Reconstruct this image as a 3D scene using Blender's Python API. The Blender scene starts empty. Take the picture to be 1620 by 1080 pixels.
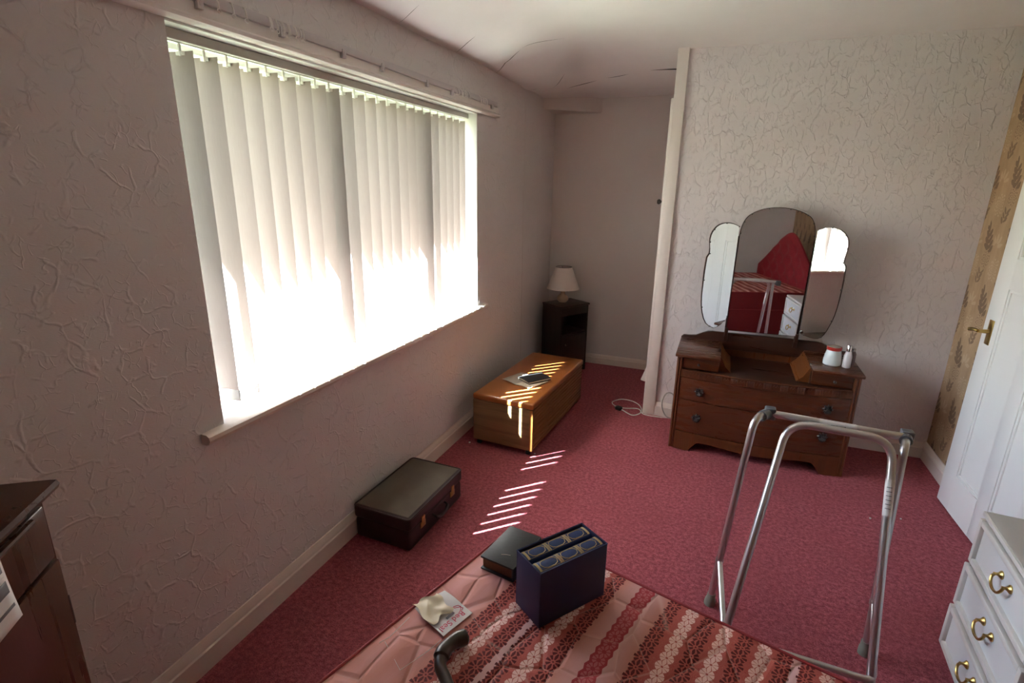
import bpy, bmesh, math, random
from mathutils import Vector, Matrix
random.seed(4)
S = bpy.context.scene
COL = S.collection
R = math.radians
PI = math.pi

# ------------------------------------------------------------------ camera
F_PX, YAW, PITCH, ROLL = 841.87, 0.368727, 0.284854, -0.016996
CAM = Vector((1.4275, 0.0, 1.55))
fw = Vector((-math.sin(YAW) * math.cos(PITCH), math.cos(YAW) * math.cos(PITCH), -math.sin(PITCH)))
rt = Vector((math.cos(YAW), math.sin(YAW), 0))
dn = fw.cross(rt)
rt2 = rt * math.cos(ROLL) + dn * math.sin(ROLL)
dn2 = -rt * math.sin(ROLL) + dn * math.cos(ROLL)
cam = bpy.data.cameras.new('camera')
cam.sensor_width = 36.0
cam.lens = F_PX * 36.0 / 1620.0
cam.clip_start = 0.02
cam_o = bpy.data.objects.new('camera', cam)
COL.objects.link(cam_o)
cam_o.matrix_world = Matrix(((rt2.x, -dn2.x, -fw.x, CAM.x), (rt2.y, -dn2.y, -fw.y, CAM.y),
                             (rt2.z, -dn2.z, -fw.z, CAM.z), (0, 0, 0, 1)))
S.camera = cam_o

# ------------------------------------------------------------------ sky, sun, exposure
SUN_DIR = Vector((1.0, 1.0, -1.65)).normalized()
EXPOSURE = 3.45
SKY_STRENGTH = 0.24
SUN_ENERGY = 29.0
wd = bpy.data.worlds.new('world'); S.world = wd; wd.use_nodes = True
wn = wd.node_tree
for n in list(wn.nodes): wn.nodes.remove(n)
wo = wn.nodes.new('ShaderNodeOutputWorld'); wb = wn.nodes.new('ShaderNodeBackground')
sky = wn.nodes.new('ShaderNodeTexSky'); sky.sky_type = 'NISHITA'; sky.sun_disc = False
sky.sun_elevation = math.asin(-SUN_DIR.z); sky.sun_rotation = R(225); sky.dust_density = 2.5; sky.ozone_density = 1.0
wn.links.new(sky.outputs[0], wb.inputs[0]); wb.inputs[1].default_value = SKY_STRENGTH
wn.links.new(wb.outputs[0], wo.inputs[0])
sl = bpy.data.lights.new('sun_offscreen', 'SUN'); sl.energy = SUN_ENERGY; sl.angle = R(0.55); sl.color = (0.87, 0.945, 1.0)
so = bpy.data.objects.new('sun_offscreen', sl); COL.objects.link(so)
so.rotation_euler = SUN_DIR.to_track_quat('-Z', 'Y').to_euler(); so.location = (-3, -1, 5)
S.view_settings.view_transform = 'Standard'; S.view_settings.look = 'None'
S.view_settings.exposure = EXPOSURE; S.view_settings.gamma = 1.0; S.view_settings.use_curve_mapping = False
cy = S.cycles
cy.max_bounces = 12; cy.diffuse_bounces = 8; cy.glossy_bounces = 6; cy.transmission_bounces = 6; cy.transparent_max_bounces = 12
cy.sample_clamp_indirect = 6.0; cy.caustics_reflective = False; cy.caustics_refractive = False
cy.use_denoising = True

# ------------------------------------------------------------------ node helper
class V:
    """a float socket with python arithmetic"""
    def __init__(s, nt, k): s.nt, s.k = nt, k
    def _m(s, op, *o, clamp=False):
        n = s.nt.nodes.new('ShaderNodeMath'); n.operation = op; n.use_clamp = clamp
        for i, q in enumerate((s,) + o):
            if isinstance(q, V): s.nt.links.new(q.k, n.inputs[i])
            else: n.inputs[i].default_value = float(q)
        return V(s.nt, n.outputs[0])
    def __add__(s, o): return s._m('ADD', o)
    __radd__ = __add__
    def __sub__(s, o): return s._m('SUBTRACT', o)
    def __rsub__(s, o): return (s * -1.0) + o
    def __mul__(s, o): return s._m('MULTIPLY', o)
    __rmul__ = __mul__
    def __truediv__(s, o): return s._m('DIVIDE', o)
    def lt(s, o): return s._m('LESS_THAN', o)
    def gt(s, o): return s._m('GREATER_THAN', o)
    def abs(s): return s._m('ABSOLUTE')
    def frac(s): return s._m('FRACT')
    def floor(s): return s._m('FLOOR')
    def sin(s): return s._m('SINE')
    def cos(s): return s._m('COSINE')
    def sqrt(s): return s._m('SQRT')
    def atan2(s, o): return s._m('ARCTAN2', o)
    def mn(s, o): return s._m('MINIMUM', o)
    def mx(s, o): return s._m('MAXIMUM', o)
    def pw(s, o): return s._m('POWER', o)
    def clamp(s): return s._m('ADD', 0.0, clamp=True)
    def step(s, a, b):
        n = s.nt.nodes.new('ShaderNodeMapRange'); n.interpolation_type = 'SMOOTHSTEP'
        s.nt.links.new(s.k, n.inputs[0]); n.inputs[1].default_value = a; n.inputs[2].default_value = b
        return V(s.nt, n.outputs[0])

class Mat:
    def __init__(s, name, base=(.8, .8, .8), rough=.6, metal=0.0, spec=.5):
        s.m = bpy.data.materials.new(name); s.m.use_nodes = True; s.nt = s.m.node_tree
        s.b = s.nt.nodes['Principled BSDF']; s.out = s.nt.nodes['Material Output']
        s.b.inputs['Base Color'].default_value = (*base, 1); s.b.inputs['Roughness'].default_value = rough
        s.b.inputs['Metallic'].default_value = metal; s.b.inputs['Specular IOR Level'].default_value = spec
        s.tc = None; s.base = base
    def co(s, scale=(1, 1, 1), rot=(0, 0, 0), loc=(0, 0, 0)):
        if not s.tc: s.tc = s.nt.nodes.new('ShaderNodeTexCoord')
        mp = s.nt.nodes.new('ShaderNodeMapping'); s.nt.links.new(s.tc.outputs['Object'], mp.inputs[0])
        mp.inputs['Scale'].default_value = scale; mp.inputs['Rotation'].default_value = rot; mp.inputs['Location'].default_value = loc
        return mp.outputs[0]
    def xyz(s):
        n = s.nt.nodes.new('ShaderNodeSeparateXYZ'); s.nt.links.new(s.co(), n.inputs[0])
        return tuple(V(s.nt, n.outputs[i]) for i in range(3))
    def noise(s, vec, scale, detail=3, rough=.55, dist=0.0):
        n = s.nt.nodes.new('ShaderNodeTexNoise'); s.nt.links.new(vec, n.inputs['Vector'])
        n.inputs['Scale'].default_value = scale; n.inputs['Detail'].default_value = detail
        n.inputs['Roughness'].default_value = rough; n.inputs['Distortion'].default_value = dist
        s.last = n
        return V(s.nt, n.outputs['Fac'])
    def voronoi(s, vec, scale, feature='F1', rnd=1.0):
        n = s.nt.nodes.new('ShaderNodeTexVoronoi'); n.feature = feature; s.nt.links.new(vec, n.inputs['Vector'])
        n.inputs['Scale'].default_value = scale; n.inputs['Randomness'].default_value = rnd
        return V(s.nt, n.outputs['Distance'])
    def warp(s, vec, scale, amt):
        n = s.nt.nodes.new('ShaderNodeTexNoise'); s.nt.links.new(vec, n.inputs['Vector']); n.inputs['Scale'].default_value = scale
        a = s.nt.nodes.new('ShaderNodeVectorMath'); a.operation = 'MULTIPLY_ADD'
        s.nt.links.new(n.outputs['Color'], a.inputs[0]); a.inputs[1].default_value = (amt, amt, amt); s.nt.links.new(vec, a.inputs[2])
        return a.outputs[0]
    def mix(s, fac, a, b):
        n = s.nt.nodes.new('ShaderNodeMix'); n.data_type = 'RGBA'
        if isinstance(fac, V): s.nt.links.new(fac.k, n.inputs[0])
        else: n.inputs[0].default_value = fac
        for i, q in ((6, a), (7, b)):
            if isinstance(q, tuple): n.inputs[i].default_value = (*q, 1)
            else: s.nt.links.new(q, n.inputs[i])
        return n.outputs[2]
    def color(s, sock): s.nt.links.new(sock, s.b.inputs['Base Color']); return s
    def rough(s, v): s.nt.links.new(v.k, s.b.inputs['Roughness']); return s
    def bump(s, h, strength=.5, dist=.01):
        n = s.nt.nodes.new('ShaderNodeBump'); n.inputs['Strength'].default_value = strength; n.inputs['Distance'].default_value = dist
        s.nt.links.new(h.k, n.inputs['Height']); s.nt.links.new(n.outputs[0], s.b.inputs['Normal']); return s

def plain(name, base, rough=.6, metal=0.0, spec=.5, var=.08, scale=40, bump=0.0):
    m = Mat(name, base, rough, metal, spec)
    n = m.noise(m.co(), scale, 4)
    m.color(m.mix(n, tuple(c * (1 - var) for c in base), tuple(min(1, c * (1 + var)) for c in base)))
    if bump: m.bump(n, bump, .002)
    return m.m

def wallpaper(name, base, k=1.0, vert=1.0, amt=.44):
    """blown vinyl paper with raised meandering plaster veins"""
    m = Mat(name, base, .62, spec=.35)
    c = m.co(scale=(1, 1, vert))
    w = m.warp(c, 8 * k, .085 / k); w2 = m.warp(w, 30 * k, .014 / k)
    e = m.voronoi(w2, 12.0 * k, 'DISTANCE_TO_EDGE'); veins = 1.0 - e.step(0.0, .065)
    msk = m.noise(c, 15 * k, 2).step(.44, .58)
    e2 = m.voronoi(m.warp(c, 18 * k, .06 / k), 26 * k, 'DISTANCE_TO_EDGE'); v2 = (1.0 - e2.step(0.0, .075)) * m.noise(c, 22 * k, 2).step(.48, .6)
    fine = m.noise(m.co(scale=(70, 70, 210)), 1.6, 3)
    h = veins * msk + v2 * .6 + fine * .18
    m.bump(h, amt, .005)
    st = m.noise(m.co(), 2.2, 5, .6)
    m.color(m.mix(st.step(.35, .75), base, tuple(q * .94 for q in base)))
    return m.m

def wood(name, dark, light, axis=0, rough=.35, ring=9.0, gl=.5):
    m = Mat(name, light, rough, spec=gl)
    sc = [14, 14, 14]; sc[axis] = 1.1
    c = m.co(scale=tuple(sc))
    n1 = m.noise(c, 1.6, 5, .6, 1.2); n2 = m.noise(m.co(scale=tuple(k * 5 for k in sc)), 2.2, 3)
    g = ((n1 * ring).sin() * .5 + .5) * .55 + n2 * .45
    m.color(m.mix(g, dark, light)); m.bump(n2, .12, .001)
    m.rough(n1 * .2 + (rough - .1))
    return m.m

# ------------------------------------------------------------------ materials
M = {}
M['wall'] = wallpaper('embossed_wallpaper', (.70, .665, .66))
M['wall_fine'] = wallpaper('embossed_wallpaper_fine', (.74, .70, .705), 1.5, .55, .52)
M['paint'] = plain('ceiling_paper', (.73, .69, .685), .75, var=.05, scale=6)
M['alcove'] = plain('alcove_paint', (.66, .61, .585), .7, var=.04, scale=3)
M['gloss'] = plain('gloss_paint', (.78, .73, .69), .35, var=.03, scale=12)
M['cream'] = plain('cream_paint', (.72, .64, .57), .42, var=.05, scale=14)
M['white'] = plain('white_gloss', (.80, .80, .78), .32, var=.02, scale=8)
M['white_plastic'] = plain('white_plastic', (.80, .78, .75), .4, var=.02)
M['upvc'] = plain('window_frame_white', (.82, .82, .80), .3, var=.02)
M['headrail'] = plain('shaded_headrail', (.50, .455, .43), .45, var=.03)  # beige plastic darkened, the shade on its front face put into the colour
M['dark'] = plain('tear_gap_shade', (.035, .02, .015), .9)  # near-black stands for the shade inside the open ceiling tears
M['brass'] = plain('brass', (.55, .38, .13), .28, 1.0, var=.12)
M['gilt'] = plain('gilt', (.62, .47, .22), .42, .6, var=.12, scale=200)
M['alu'] = plain('aluminium_tube', (.62, .60, .60), .30, .92, var=.04, scale=80)
M['clamp'] = plain('grey_clamp_plastic', (.11, .11, .12), .5)
M['ferrule'] = plain('grey_rubber', (.20, .19, .155), .75)
M['pewter'] = plain('dark_pewter', (.12, .11, .105), .32, .85, var=.3, scale=120)
M['black'] = plain('black_leather', (.022, .022, .022), .45, var=.35, scale=90, bump=.25)
M['blackplastic'] = plain('black_plastic', (.02, .02, .022), .4)
M['velvet'] = plain('red_velvet', (.26, .012, .022), .8, var=.25, scale=60)
M['base_fabric'] = plain('dark_red_fabric', (.20, .012, .018), .85, var=.25, scale=80)
M['piping'] = plain('red_piping', (.33, .035, .045), .7, var=.3, scale=250)
M['navy'] = plain('navy_cloth_board', (.013, .014, .066), .48, var=.1, scale=200)
M['navybook'] = plain('navy_book_cloth', (.004, .024, .105), .42, var=.15, scale=150)
M['pages'] = plain('brown_page_edges', (.13, .055, .022), .7, var=.25, scale=200)
M['cream_paper'] = plain('cream_pages', (.62, .52, .40), .7, var=.1)
M['paperwhite'] = plain('white_paper', (.72, .68, .66), .6, var=.08, scale=30)
M['paperpale'] = plain('printed_booklet', (.42, .36, .30), .45, var=.35, scale=28)
M['yellowed'] = plain('yellowed_film', (.70, .60, .42), .45, var=.15, scale=30)
M['redink'] = plain('red_ink', (.55, .04, .09), .6)
M['greyink'] = plain('grey_ink', (.13, .12, .13), .6)
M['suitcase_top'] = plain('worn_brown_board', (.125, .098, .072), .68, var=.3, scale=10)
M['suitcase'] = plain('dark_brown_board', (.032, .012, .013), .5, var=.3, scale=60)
M['ceramic'] = plain('cream_ceramic', (.55, .38, .26), .3, var=.05)
M['shade'] = plain('lampshade_fabric', (.66, .60, .56), .8, var=.03)
M['jar'] = plain('milk_glass', (.66, .72, .71), .18, var=.02)
M['lid_red'] = plain('red_metal_lid', (.42, .03, .02), .3, var=.1)
M['bottle'] = plain('white_bottle', (.72, .68, .69), .3, var=.03)
M['chrome'] = plain('silver_cap', (.55, .53, .51), .2, 1.0)
M['amber'] = plain('brown_label', (.15, .09, .09), .3, var=.3, scale=40)
M['chest_white'] = plain('white_laminate', (.72, .72, .71), .4, var=.02)
M['chest_trim'] = plain('white_moulding', (.70, .67, .63), .4, var=.03)
M['chest_top'] = plain('grey_laminate_top', (.46, .43, .40), .45, var=.03)
M['stick'] = plain('dark_knotty_wood', (.034, .019, .012), .30, var=.5, scale=45, bump=.35)
M['track'] = plain('clear_plastic_track', (.58, .545, .56), .3, var=.03)
M['flex'] = plain('white_flex', (.72, .69, .66), .45)
M['greycable'] = plain('grey_cable', (.42, .40, .37), .5)
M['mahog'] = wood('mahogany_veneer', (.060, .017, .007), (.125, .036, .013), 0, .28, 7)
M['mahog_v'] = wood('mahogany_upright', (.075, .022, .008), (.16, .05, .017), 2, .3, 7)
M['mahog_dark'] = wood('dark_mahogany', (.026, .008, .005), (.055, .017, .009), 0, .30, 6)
M['scoop'] = wood('figured_veneer', (.10, .028, .008), (.21, .066, .016), 1, .3, 6)
M['bedside_wood'] = wood('dark_stained_oak', (.016, .006, .004), (.034, .012, .008), 2, .4, 6)
M['cab_wood'] = wood('brown_cabinet_veneer', (.057, .0185, .0086), (.072, .0235, .0112), 2, .30, 2.0)
M['oak'] = wood('light_oak_veneer', (.15, .085, .036), (.29, .18, .082), 0, .45, 14)
M['teak_rib'] = wood('teak_slats', (.20, .072, .017), (.36, .14, .038), 1, .42, 9)
M['vinyl'] = plain('orange_tan_vinyl', (.33, .105, .025), .30, var=.16, scale=14, bump=.08)

def make_carpet():
    m = Mat('crimson_carpet', (.22, .04, .055), .95, spec=.1)
    c = m.co()
    fine = m.noise(c, 260, 3, .7); mid = m.noise(c, 60, 4, .7); big = m.noise(c, 3.2, 4, .6)
    dirt = m.noise(m.co(loc=(3, 1, 0)), 1.6, 3)
    k = m.mix((fine * .55 + mid * .55).step(.42, .72), (.23, .028, .044), (.70, .17, .215))
    k = m.mix(big.step(.4, .7) * .35, k, (.34, .062, .080))
    k = m.mix(dirt.step(.62, .8) * .35, k, (.17, .055, .055))
    m.color(k)
    m.bump(fine * .5 + mid * 1.0 + big * .4, 1.0, .016)
    m.b.inputs['Sheen Weight'].default_value = .25
    m.b.inputs['Sheen Tint'].default_value = (.9, .5, .5, 1)
    return m.m
M['carpet'] = make_carpet()

def make_slat():
    m = bpy.data.materials.new('blind_fabric'); m.use_nodes = True; nt = m.node_tree
    for n in list(nt.nodes): nt.nodes.remove(n)
    o = nt.nodes.new('ShaderNodeOutputMaterial'); mx = nt.nodes.new('ShaderNodeMixShader'); mx.inputs[0].default_value = .17
    d = nt.nodes.new('ShaderNodeBsdfDiffuse'); t = nt.nodes.new('ShaderNodeBsdfTranslucent')
    tc = nt.nodes.new('ShaderNodeTexCoord'); mp = nt.nodes.new('ShaderNodeMapping'); mp.inputs['Scale'].default_value = (400, 400, 30)
    nz = nt.nodes.new('ShaderNodeTexNoise'); nz.inputs['Scale'].default_value = 1.0
    rp = nt.nodes.new('ShaderNodeMix'); rp.data_type = 'RGBA'
    rp.inputs[6].default_value = (.335, .278, .258, 1); rp.inputs[7].default_value = (.38, .322, .298, 1)
    nt.links.new(tc.outputs['Object'], mp.inputs[0]); nt.links.new(mp.outputs[0], nz.inputs[0]); nt.links.new(nz.outputs[0], rp.inputs[0])
    nt.links.new(rp.outputs[2], d.inputs[0]); nt.links.new(rp.outputs[2], t.inputs[0])
    nt.links.new(d.outputs[0], mx.inputs[1]); nt.links.new(t.outputs[0], mx.inputs[2]); nt.links.new(mx.outputs[0], o.inputs[0])
    return m
M['slat'] = make_slat()

def make_glass():
    m = bpy.data.materials.new('window_glass'); m.use_nodes = True; nt = m.node_tree
    for n in list(nt.nodes): nt.nodes.remove(n)
    o = nt.nodes.new('ShaderNodeOutputMaterial'); mx = nt.nodes.new('ShaderNodeMixShader')
    t = nt.nodes.new('ShaderNodeBsdfTransparent'); t.inputs[0].default_value = (.93, .95, .94, 1)
    g = nt.nodes.new('ShaderNodeBsdfGlossy'); g.inputs['Roughness'].default_value = .02
    mx.inputs[0].default_value = .045
    nt.links.new(t.outputs[0], mx.inputs[1]); nt.links.new(g.outputs[0], mx.inputs[2])
    nt.links.new(mx.outputs[0], o.inputs[0]); return m
M['glass'] = make_glass()
mm = Mat('mirror_silver', (.86, .88, .87), .015, 1.0); M['mirror'] = mm.m
mg = Mat('garden_grass', (.10, .20, .05), .9)
mg.color(mg.mix(mg.noise(mg.co(), .6, 5), (.055, .065, .035), (.10, .105, .065))); M['grass'] = mg.m

def make_damask():
    """tan paper printed with brown leaf sprigs and pale flower heads"""
    m = Mat('leaf_print_wallpaper', (.42, .26, .14), .6, spec=.3)
    x, y, z = m.xyz()
    SX, SZ = .165, .225
    y = y / 1.4; z = z / 1.4
    row = (z / SZ).floor()
    u = ((y / SX) + (row * .5)).frac() * SX - SX / 2
    v = (z / SZ).frac() * SZ - SZ / 2
    wob = m.noise(m.co(), 30, 2) * .016 - .008
    def leaf(cx, cz, ang, L, W):
        ca, sa = math.cos(ang), math.sin(ang)
        du = u - cx; dv = v - cz + wob
        a = (du * ca + dv * sa) / L; b = (dv * ca - du * sa) / W
        return 1.0 - (a * a + b * b).step(.75, 1.0)
    dk = None
    rs = random.Random(7)
    for k_ in range(4):
        for q in (-1, 1):
            a = R(78 - q * (52 - 6 * k_))
            l = leaf(-.050 + .006 * k_ + q * (.019 - .002 * k_), -.100 + k_ * .021 + .006 * q, a, .024 - .002 * k_, .0102 - .0006 * k_)
            dk = l if dk is None else dk.mx(l)
    dk = dk.mx(leaf(-.024, -.018, R(74), .018, .0065)).mx(leaf(-.042, -.075, R(75), .055, .0016))
    for k_ in range(3):
        for q in (-1, 1): dk = dk.mx(leaf(.055 - .005 * k_ + q * .012, .005 + k_ * .016, R(100 - q * 45), .016, .0062) * .85)
    # dotted flower head
    fr = None
    du = u - .03; dv = v - .085
    rad = (du * du + dv * dv).sqrt(); th = dv.atan2(du)
    fr = ((th * 9.0).sin() * (rad * 420.0).sin()).step(.15, .5) * (1.0 - rad.step(.030, .036))
    du2 = u + .055; dv2 = v - .055
    r2 = (du2 * du2 + dv2 * dv2).sqrt(); th2 = dv2.atan2(du2)
    pale = ((th2 * 10.0).sin() * (r2 * 380.0).sin()).step(.1, .45) * (1.0 - r2.step(.038, .045))
    for i in range(5):
        a = R(20 + i * 37); pale = pale.mx(leaf(.06 + math.cos(a) * .03, -.09 + math.sin(a) * .03, a, .02, .007) * .8)
    mott = m.noise(m.co(scale=(1, 1, .35)), 16, 4, .65)
    k = m.mix(mott.step(.25, .8), (.36, .235, .135), (.47, .325, .20))
    k = m.mix(pale * .65, k, (.56, .42, .28))
    k = m.mix(dk * (mott * .5 + .5), k, (.105, .058, .038))
    k = m.mix(fr * .75, k, (.17, .092, .052))
    m.color(k); m.bump(mott, .1, .002)
    return m.m
M['damask'] = make_damask()

def make_ticking():
    """striped floral mattress ticking; local x runs from the foot, local y across"""
    m = Mat('floral_striped_ticking', (.6, .3, .25), .68, spec=.25)
    x, y, z = m.xyz()
    A = lambda a, b: x.gt(a) * x.lt(b)
    PINK, PALE, SAL, RED, CRIM, DK, WHT = ((.62, .29, .27), (.66, .39, .38), (.52, .20, .15), (.42, .075, .062), (.38, .04, .052), (.115, .012, .014), (.80, .52, .47))
    fib = m.noise(m.co(scale=(260, 5, 1)), 1.0, 2)
    soft = ((x / .075).frac() - .5).abs() * 2.0
    k = m.mix(soft * .6 + fib * .35, PINK, SAL)
    reds = [(.150, .254), (.272, .382), (.507, .794), (.812, .92), (1.045, 1.33), (1.35, 1.46), (1.585, 1.85)]
    isred = None
    for a, b in reds: isred = A(a, b) if isred is None else isred + A(a, b)
    # salmon field fading to pale at its middle, crimson chain down it
    for cx in (.4455, .983, 1.522):
        d = (x - cx).abs()
        fld = d.lt(.063)
        k = m.mix(fld, k, m.mix((d / .063 * 1.2 - .2).clamp() * .85 + fib * .15, PALE, SAL))
    for cx in (.263, .803, 1.34): k = m.mix((x - cx).abs().lt(.009), k, PALE)
    scro = m.voronoi(m.co(scale=(1, 1, 0)), 95, 'F1', .6)
    ring = (scro * 34.0).sin().step(.1, .6)
    k = m.mix(isred, k, m.mix(ring * .75, RED, (.50, .15, .115)))
    def rosette(cx, per, rad, ph, petals, spin=0.0):
        yy = ((y + ph) / per).frac() * per - per / 2
        dx = x - cx
        rr = (dx * dx + yy * yy).sqrt() / rad; th = yy.atan2(dx) + spin
        pet = ((th * (petals / 2)).cos().abs())
        return rr, pet
    darks = [(.164, 0), (.240, .01), (.284, .004), (.368, .013), (.520, .0), (.608, .012), (.695, .006), (.780, .0), (.825, .01), (.905, .0), (1.06, .0), (1.145, .01), (1.23, 0), (1.32, .01), (1.445, .0), (1.60, .0), (1.69, .01)]
    for cx, ph in darks:
        sel = (x - cx).abs().lt(.0175)
        rr, pet = rosette(cx, .0295, .0172, ph, 8)
        msk = (pet - .58).gt(0.0) * rr.gt(.36) * rr.lt(1.0) + (rr.lt(.12))
        k = m.mix(sel * msk.clamp(), k, DK)
    for cx in (.4455, .983, 1.522):
        yy = ((y) / .027).frac() * .027 - .0135
        edge = (x - cx).abs() + yy.abs() * .35
        k = m.mix(edge.lt(.0215), k, CRIM)
        rr, pet = rosette(cx, .027, .0155, 0, 8)
        k = m.mix((pet - .45).gt(0.0) * rr.gt(.35) * rr.lt(.95), k, (.50, .13, .14))
    for cx, ph in [(.202, 0), (.326, .01), (.566, .0), (.651, .012), (.737, .004), (.865, .01), (1.10, .0), (1.19, .01), (1.275, .0), (1.40, .0), (1.645, 0)]:
        sel = (x - cx).abs().lt(.0165)
        rr, pet = rosette(cx, .0285, .0158, ph, 8)
        msk = (pet - .25).gt(0.0) * rr.gt(.18) * rr.lt(1.0)
        k = m.mix(sel * msk, k, WHT)
    q = m.voronoi(m.co(scale=(1.0, .8, 0)), 10.0, 'DISTANCE_TO_EDGE', .8)
    st = 1.0 - q.step(0.0, .018)
    k = m.mix(st * .25, k, (.72, .52, .46))
    m.color(k)
    m.bump(q.step(0.0, .07) * .7 + q.step(0.0, .3) * .5 + fib * .03, .65, .006)
    return m.m
M['ticking'] = make_ticking()

# ------------------------------------------------------------------ mesh helpers
class B:
    def __init__(s): s.bm = bmesh.new()
    def box(s, x0, x1, y0, y1, z0, z1, bev=0.0, seg=2, mat=None):
        r = bmesh.ops.create_cube(s.bm, size=1.0); vs = r['verts']
        for v in vs:
            v.co = Vector((x0 + (v.co.x + .5) * (x1 - x0), y0 + (v.co.y + .5) * (y1 - y0), z0 + (v.co.z + .5) * (z1 - z0)))
        if bev > 0:
            es = list({e for v in vs for e in v.link_edges})
            r = bmesh.ops.bevel(s.bm, geom=es, offset=bev, segments=seg, profile=.5, affect='EDGES', clamp_overlap=True)
            vs = list({v for f in r['faces'] for v in f.verts} | {v for v in vs if v.is_valid})
        if mat is not None:
            for v in vs: v.co = mat @ v.co
        return s
    def prism(s, pts, h0, h1, axis='z', bev=0.0):
        """closed outline pts (2d) extruded along axis: z -> (x,y), y -> (x,z), x -> (y,z)"""
        f = {'z': lambda p, h: (p[0], p[1], h), 'y': lambda p, h: (p[0], h, p[1]), 'x': lambda p, h: (h, p[0], p[1])}[axis]
        a = [s.bm.verts.new(f(p, h0)) for p in pts]; b = [s.bm.verts.new(f(p, h1)) for p in pts]
        n = len(pts)
        fs = [s.bm.faces.new(a), s.bm.faces.new(b[::-1])]
        for i in range(n): fs.append(s.bm.faces.new((a[i], b[i], b[(i + 1) % n], a[(i + 1) % n])))
        bmesh.ops.recalc_face_normals(s.bm, faces=fs)
        if bev: bmesh.ops.bevel(s.bm, geom=list({e for q in fs for e in q.edges}), offset=bev, segments=2, profile=.5, affect='EDGES', clamp_overlap=True)
        return s
    def tube(s, pts, r, seg=10, cap=True, closed=False):
        pts = [Vector(p) for p in pts]; n = len(pts)
        rad = r if isinstance(r, (list, tuple)) else [r] * n
        rings = []; up = None
        for i, p in enumerate(pts):
            if closed: t = (pts[(i + 1) % n] - pts[i - 1])
            else: t = (pts[min(i + 1, n - 1)] - pts[max(i - 1, 0)])
            t.normalize()
            if up is None: up = t.orthogonal().normalized()
            up = (up - t * up.dot(t))
            up = up.normalized() if up.length > 1e-6 else t.orthogonal().normalized()
            bt = t.cross(up)
            rings.append([s.bm.verts.new(p + (up * math.cos(2 * PI * k / seg) + bt * math.sin(2 * PI * k / seg)) * rad[i]) for k in range(seg)])
        for i in range(n if closed else n - 1):
            a, b = rings[i], rings[(i + 1) % n]
            for k in range(seg): s.bm.faces.new((a[k], a[(k + 1) % seg], b[(k + 1) % seg], b[k]))
        if cap and not closed:
            s.bm.faces.new(rings[0][::-1]); s.bm.faces.new(rings[-1])
        return s
    def lathe(s, prof, loc=(0, 0, 0), seg=24, mat=None):
        rings = []
        for r, z in prof:
            if r < 1e-5: rings.append([s.bm.verts.new((loc[0], loc[1], loc[2] + z))])
            else: rings.append([s.bm.verts.new((loc[0] + r * math.cos(2 * PI * k / seg), loc[1] + r * math.sin(2 * PI * k / seg), loc[2] + z)) for k in range(seg)])
        for a, b in zip(rings, rings[1:]):
            for k in range(seg):
                q = [a[k % len(a)], a[(k + 1) % len(a)], b[(k + 1) % len(b)], b[k % len(b)]]
                u = list(dict.fromkeys(q))
                if len(u) > 2: s.bm.faces.new(u)
        if mat is not None:
            for rg in rings:
                for v in rg: v.co = mat @ v.co
        return s
    def grid(s, f, nu, nv):
        vs = [[s.bm.verts.new(f(i / nu, j / nv)) for j in range(nv + 1)] for i in range(nu + 1)]
        for i in range(nu):
            for j in range(nv): s.bm.faces.new((vs[i][j], vs[i + 1][j], vs[i + 1][j + 1], vs[i][j + 1]))
        return s
    def sheet(s, f, nu, nv, th):
        """a grid with thickness th along -z"""
        a = [[s.bm.verts.new(f(i / nu, j / nv)) for j in range(nv + 1)] for i in range(nu + 1)]
        b = [[s.bm.verts.new(Vector(f(i / nu, j / nv)) - Vector((0, 0, th))) for j in range(nv + 1)] for i in range(nu + 1)]
        for i in range(nu):
            for j in range(nv):
                s.bm.faces.new((a[i][j], a[i + 1][j], a[i + 1][j + 1], a[i][j + 1])); s.bm.faces.new((b[i][j + 1], b[i + 1][j + 1], b[i + 1][j], b[i][j]))
        for i in range(nu):
            s.bm.faces.new((a[i + 1][0], a[i][0], b[i][0], b[i + 1][0])); s.bm.faces.new((a[i][nv], a[i + 1][nv], b[i + 1][nv], b[i][nv]))
        for j in range(nv):
            s.bm.faces.new((a[0][j], a[0][j + 1], b[0][j + 1], b[0][j])); s.bm.faces.new((a[nu][j + 1], a[nu][j], b[nu][j], b[nu][j + 1]))
        return s
    def build(s, name, mat, parent=None, sharp=38, recalc=True):
        if recalc: bmesh.ops.recalc_face_normals(s.bm, faces=s.bm.faces)
        me = bpy.data.meshes.new(name); s.bm.to_mesh(me); s.bm.free()
        for p in me.polygons: p.use_smooth = True
        me.set_sharp_from_angle(angle=R(sharp))
        me.materials.append(M[mat] if isinstance(mat, str) else mat)
        o = bpy.data.objects.new(name, me); COL.objects.link(o)
        if parent is not None: o.parent = parent
        return o

def fillet(pts, rad, n=6):
    pts = [Vector(p) for p in pts]; out = [pts[0]]
    for i in range(1, len(pts) - 1):
        a, b, c = pts[i - 1], pts[i], pts[i + 1]
        r = rad[i - 1] if isinstance(rad, (list, tuple)) else rad
        d1, d2 = (a - b).normalized(), (c - b).normalized()
        p, q = b + d1 * r, b + d2 * r
        for k in range(n + 1):
            t = k / n; out.append(p * (1 - t) ** 2 + b * 2 * t * (1 - t) + q * t * t)
    out.append(pts[-1]); return out

def spline(pts, n=8):
    """Catmull-Rom"""
    P = [Vector(p) for p in pts]; P = [P[0] * 2 - P[1]] + P + [P[-1] * 2 - P[-2]]; out = []
    for i in range(1, len(P) - 2):
        for k in range(n):
            t = k / n; a, b, c, d = P[i - 1], P[i], P[i + 1], P[i + 2]
            out.append(.5 * ((2 * b) + (c - a) * t + (2 * a - 5 * b + 4 * c - d) * t * t + (3 * b - a - 3 * c + d) * t ** 3))
    out.append(P[-2]); return out

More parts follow.
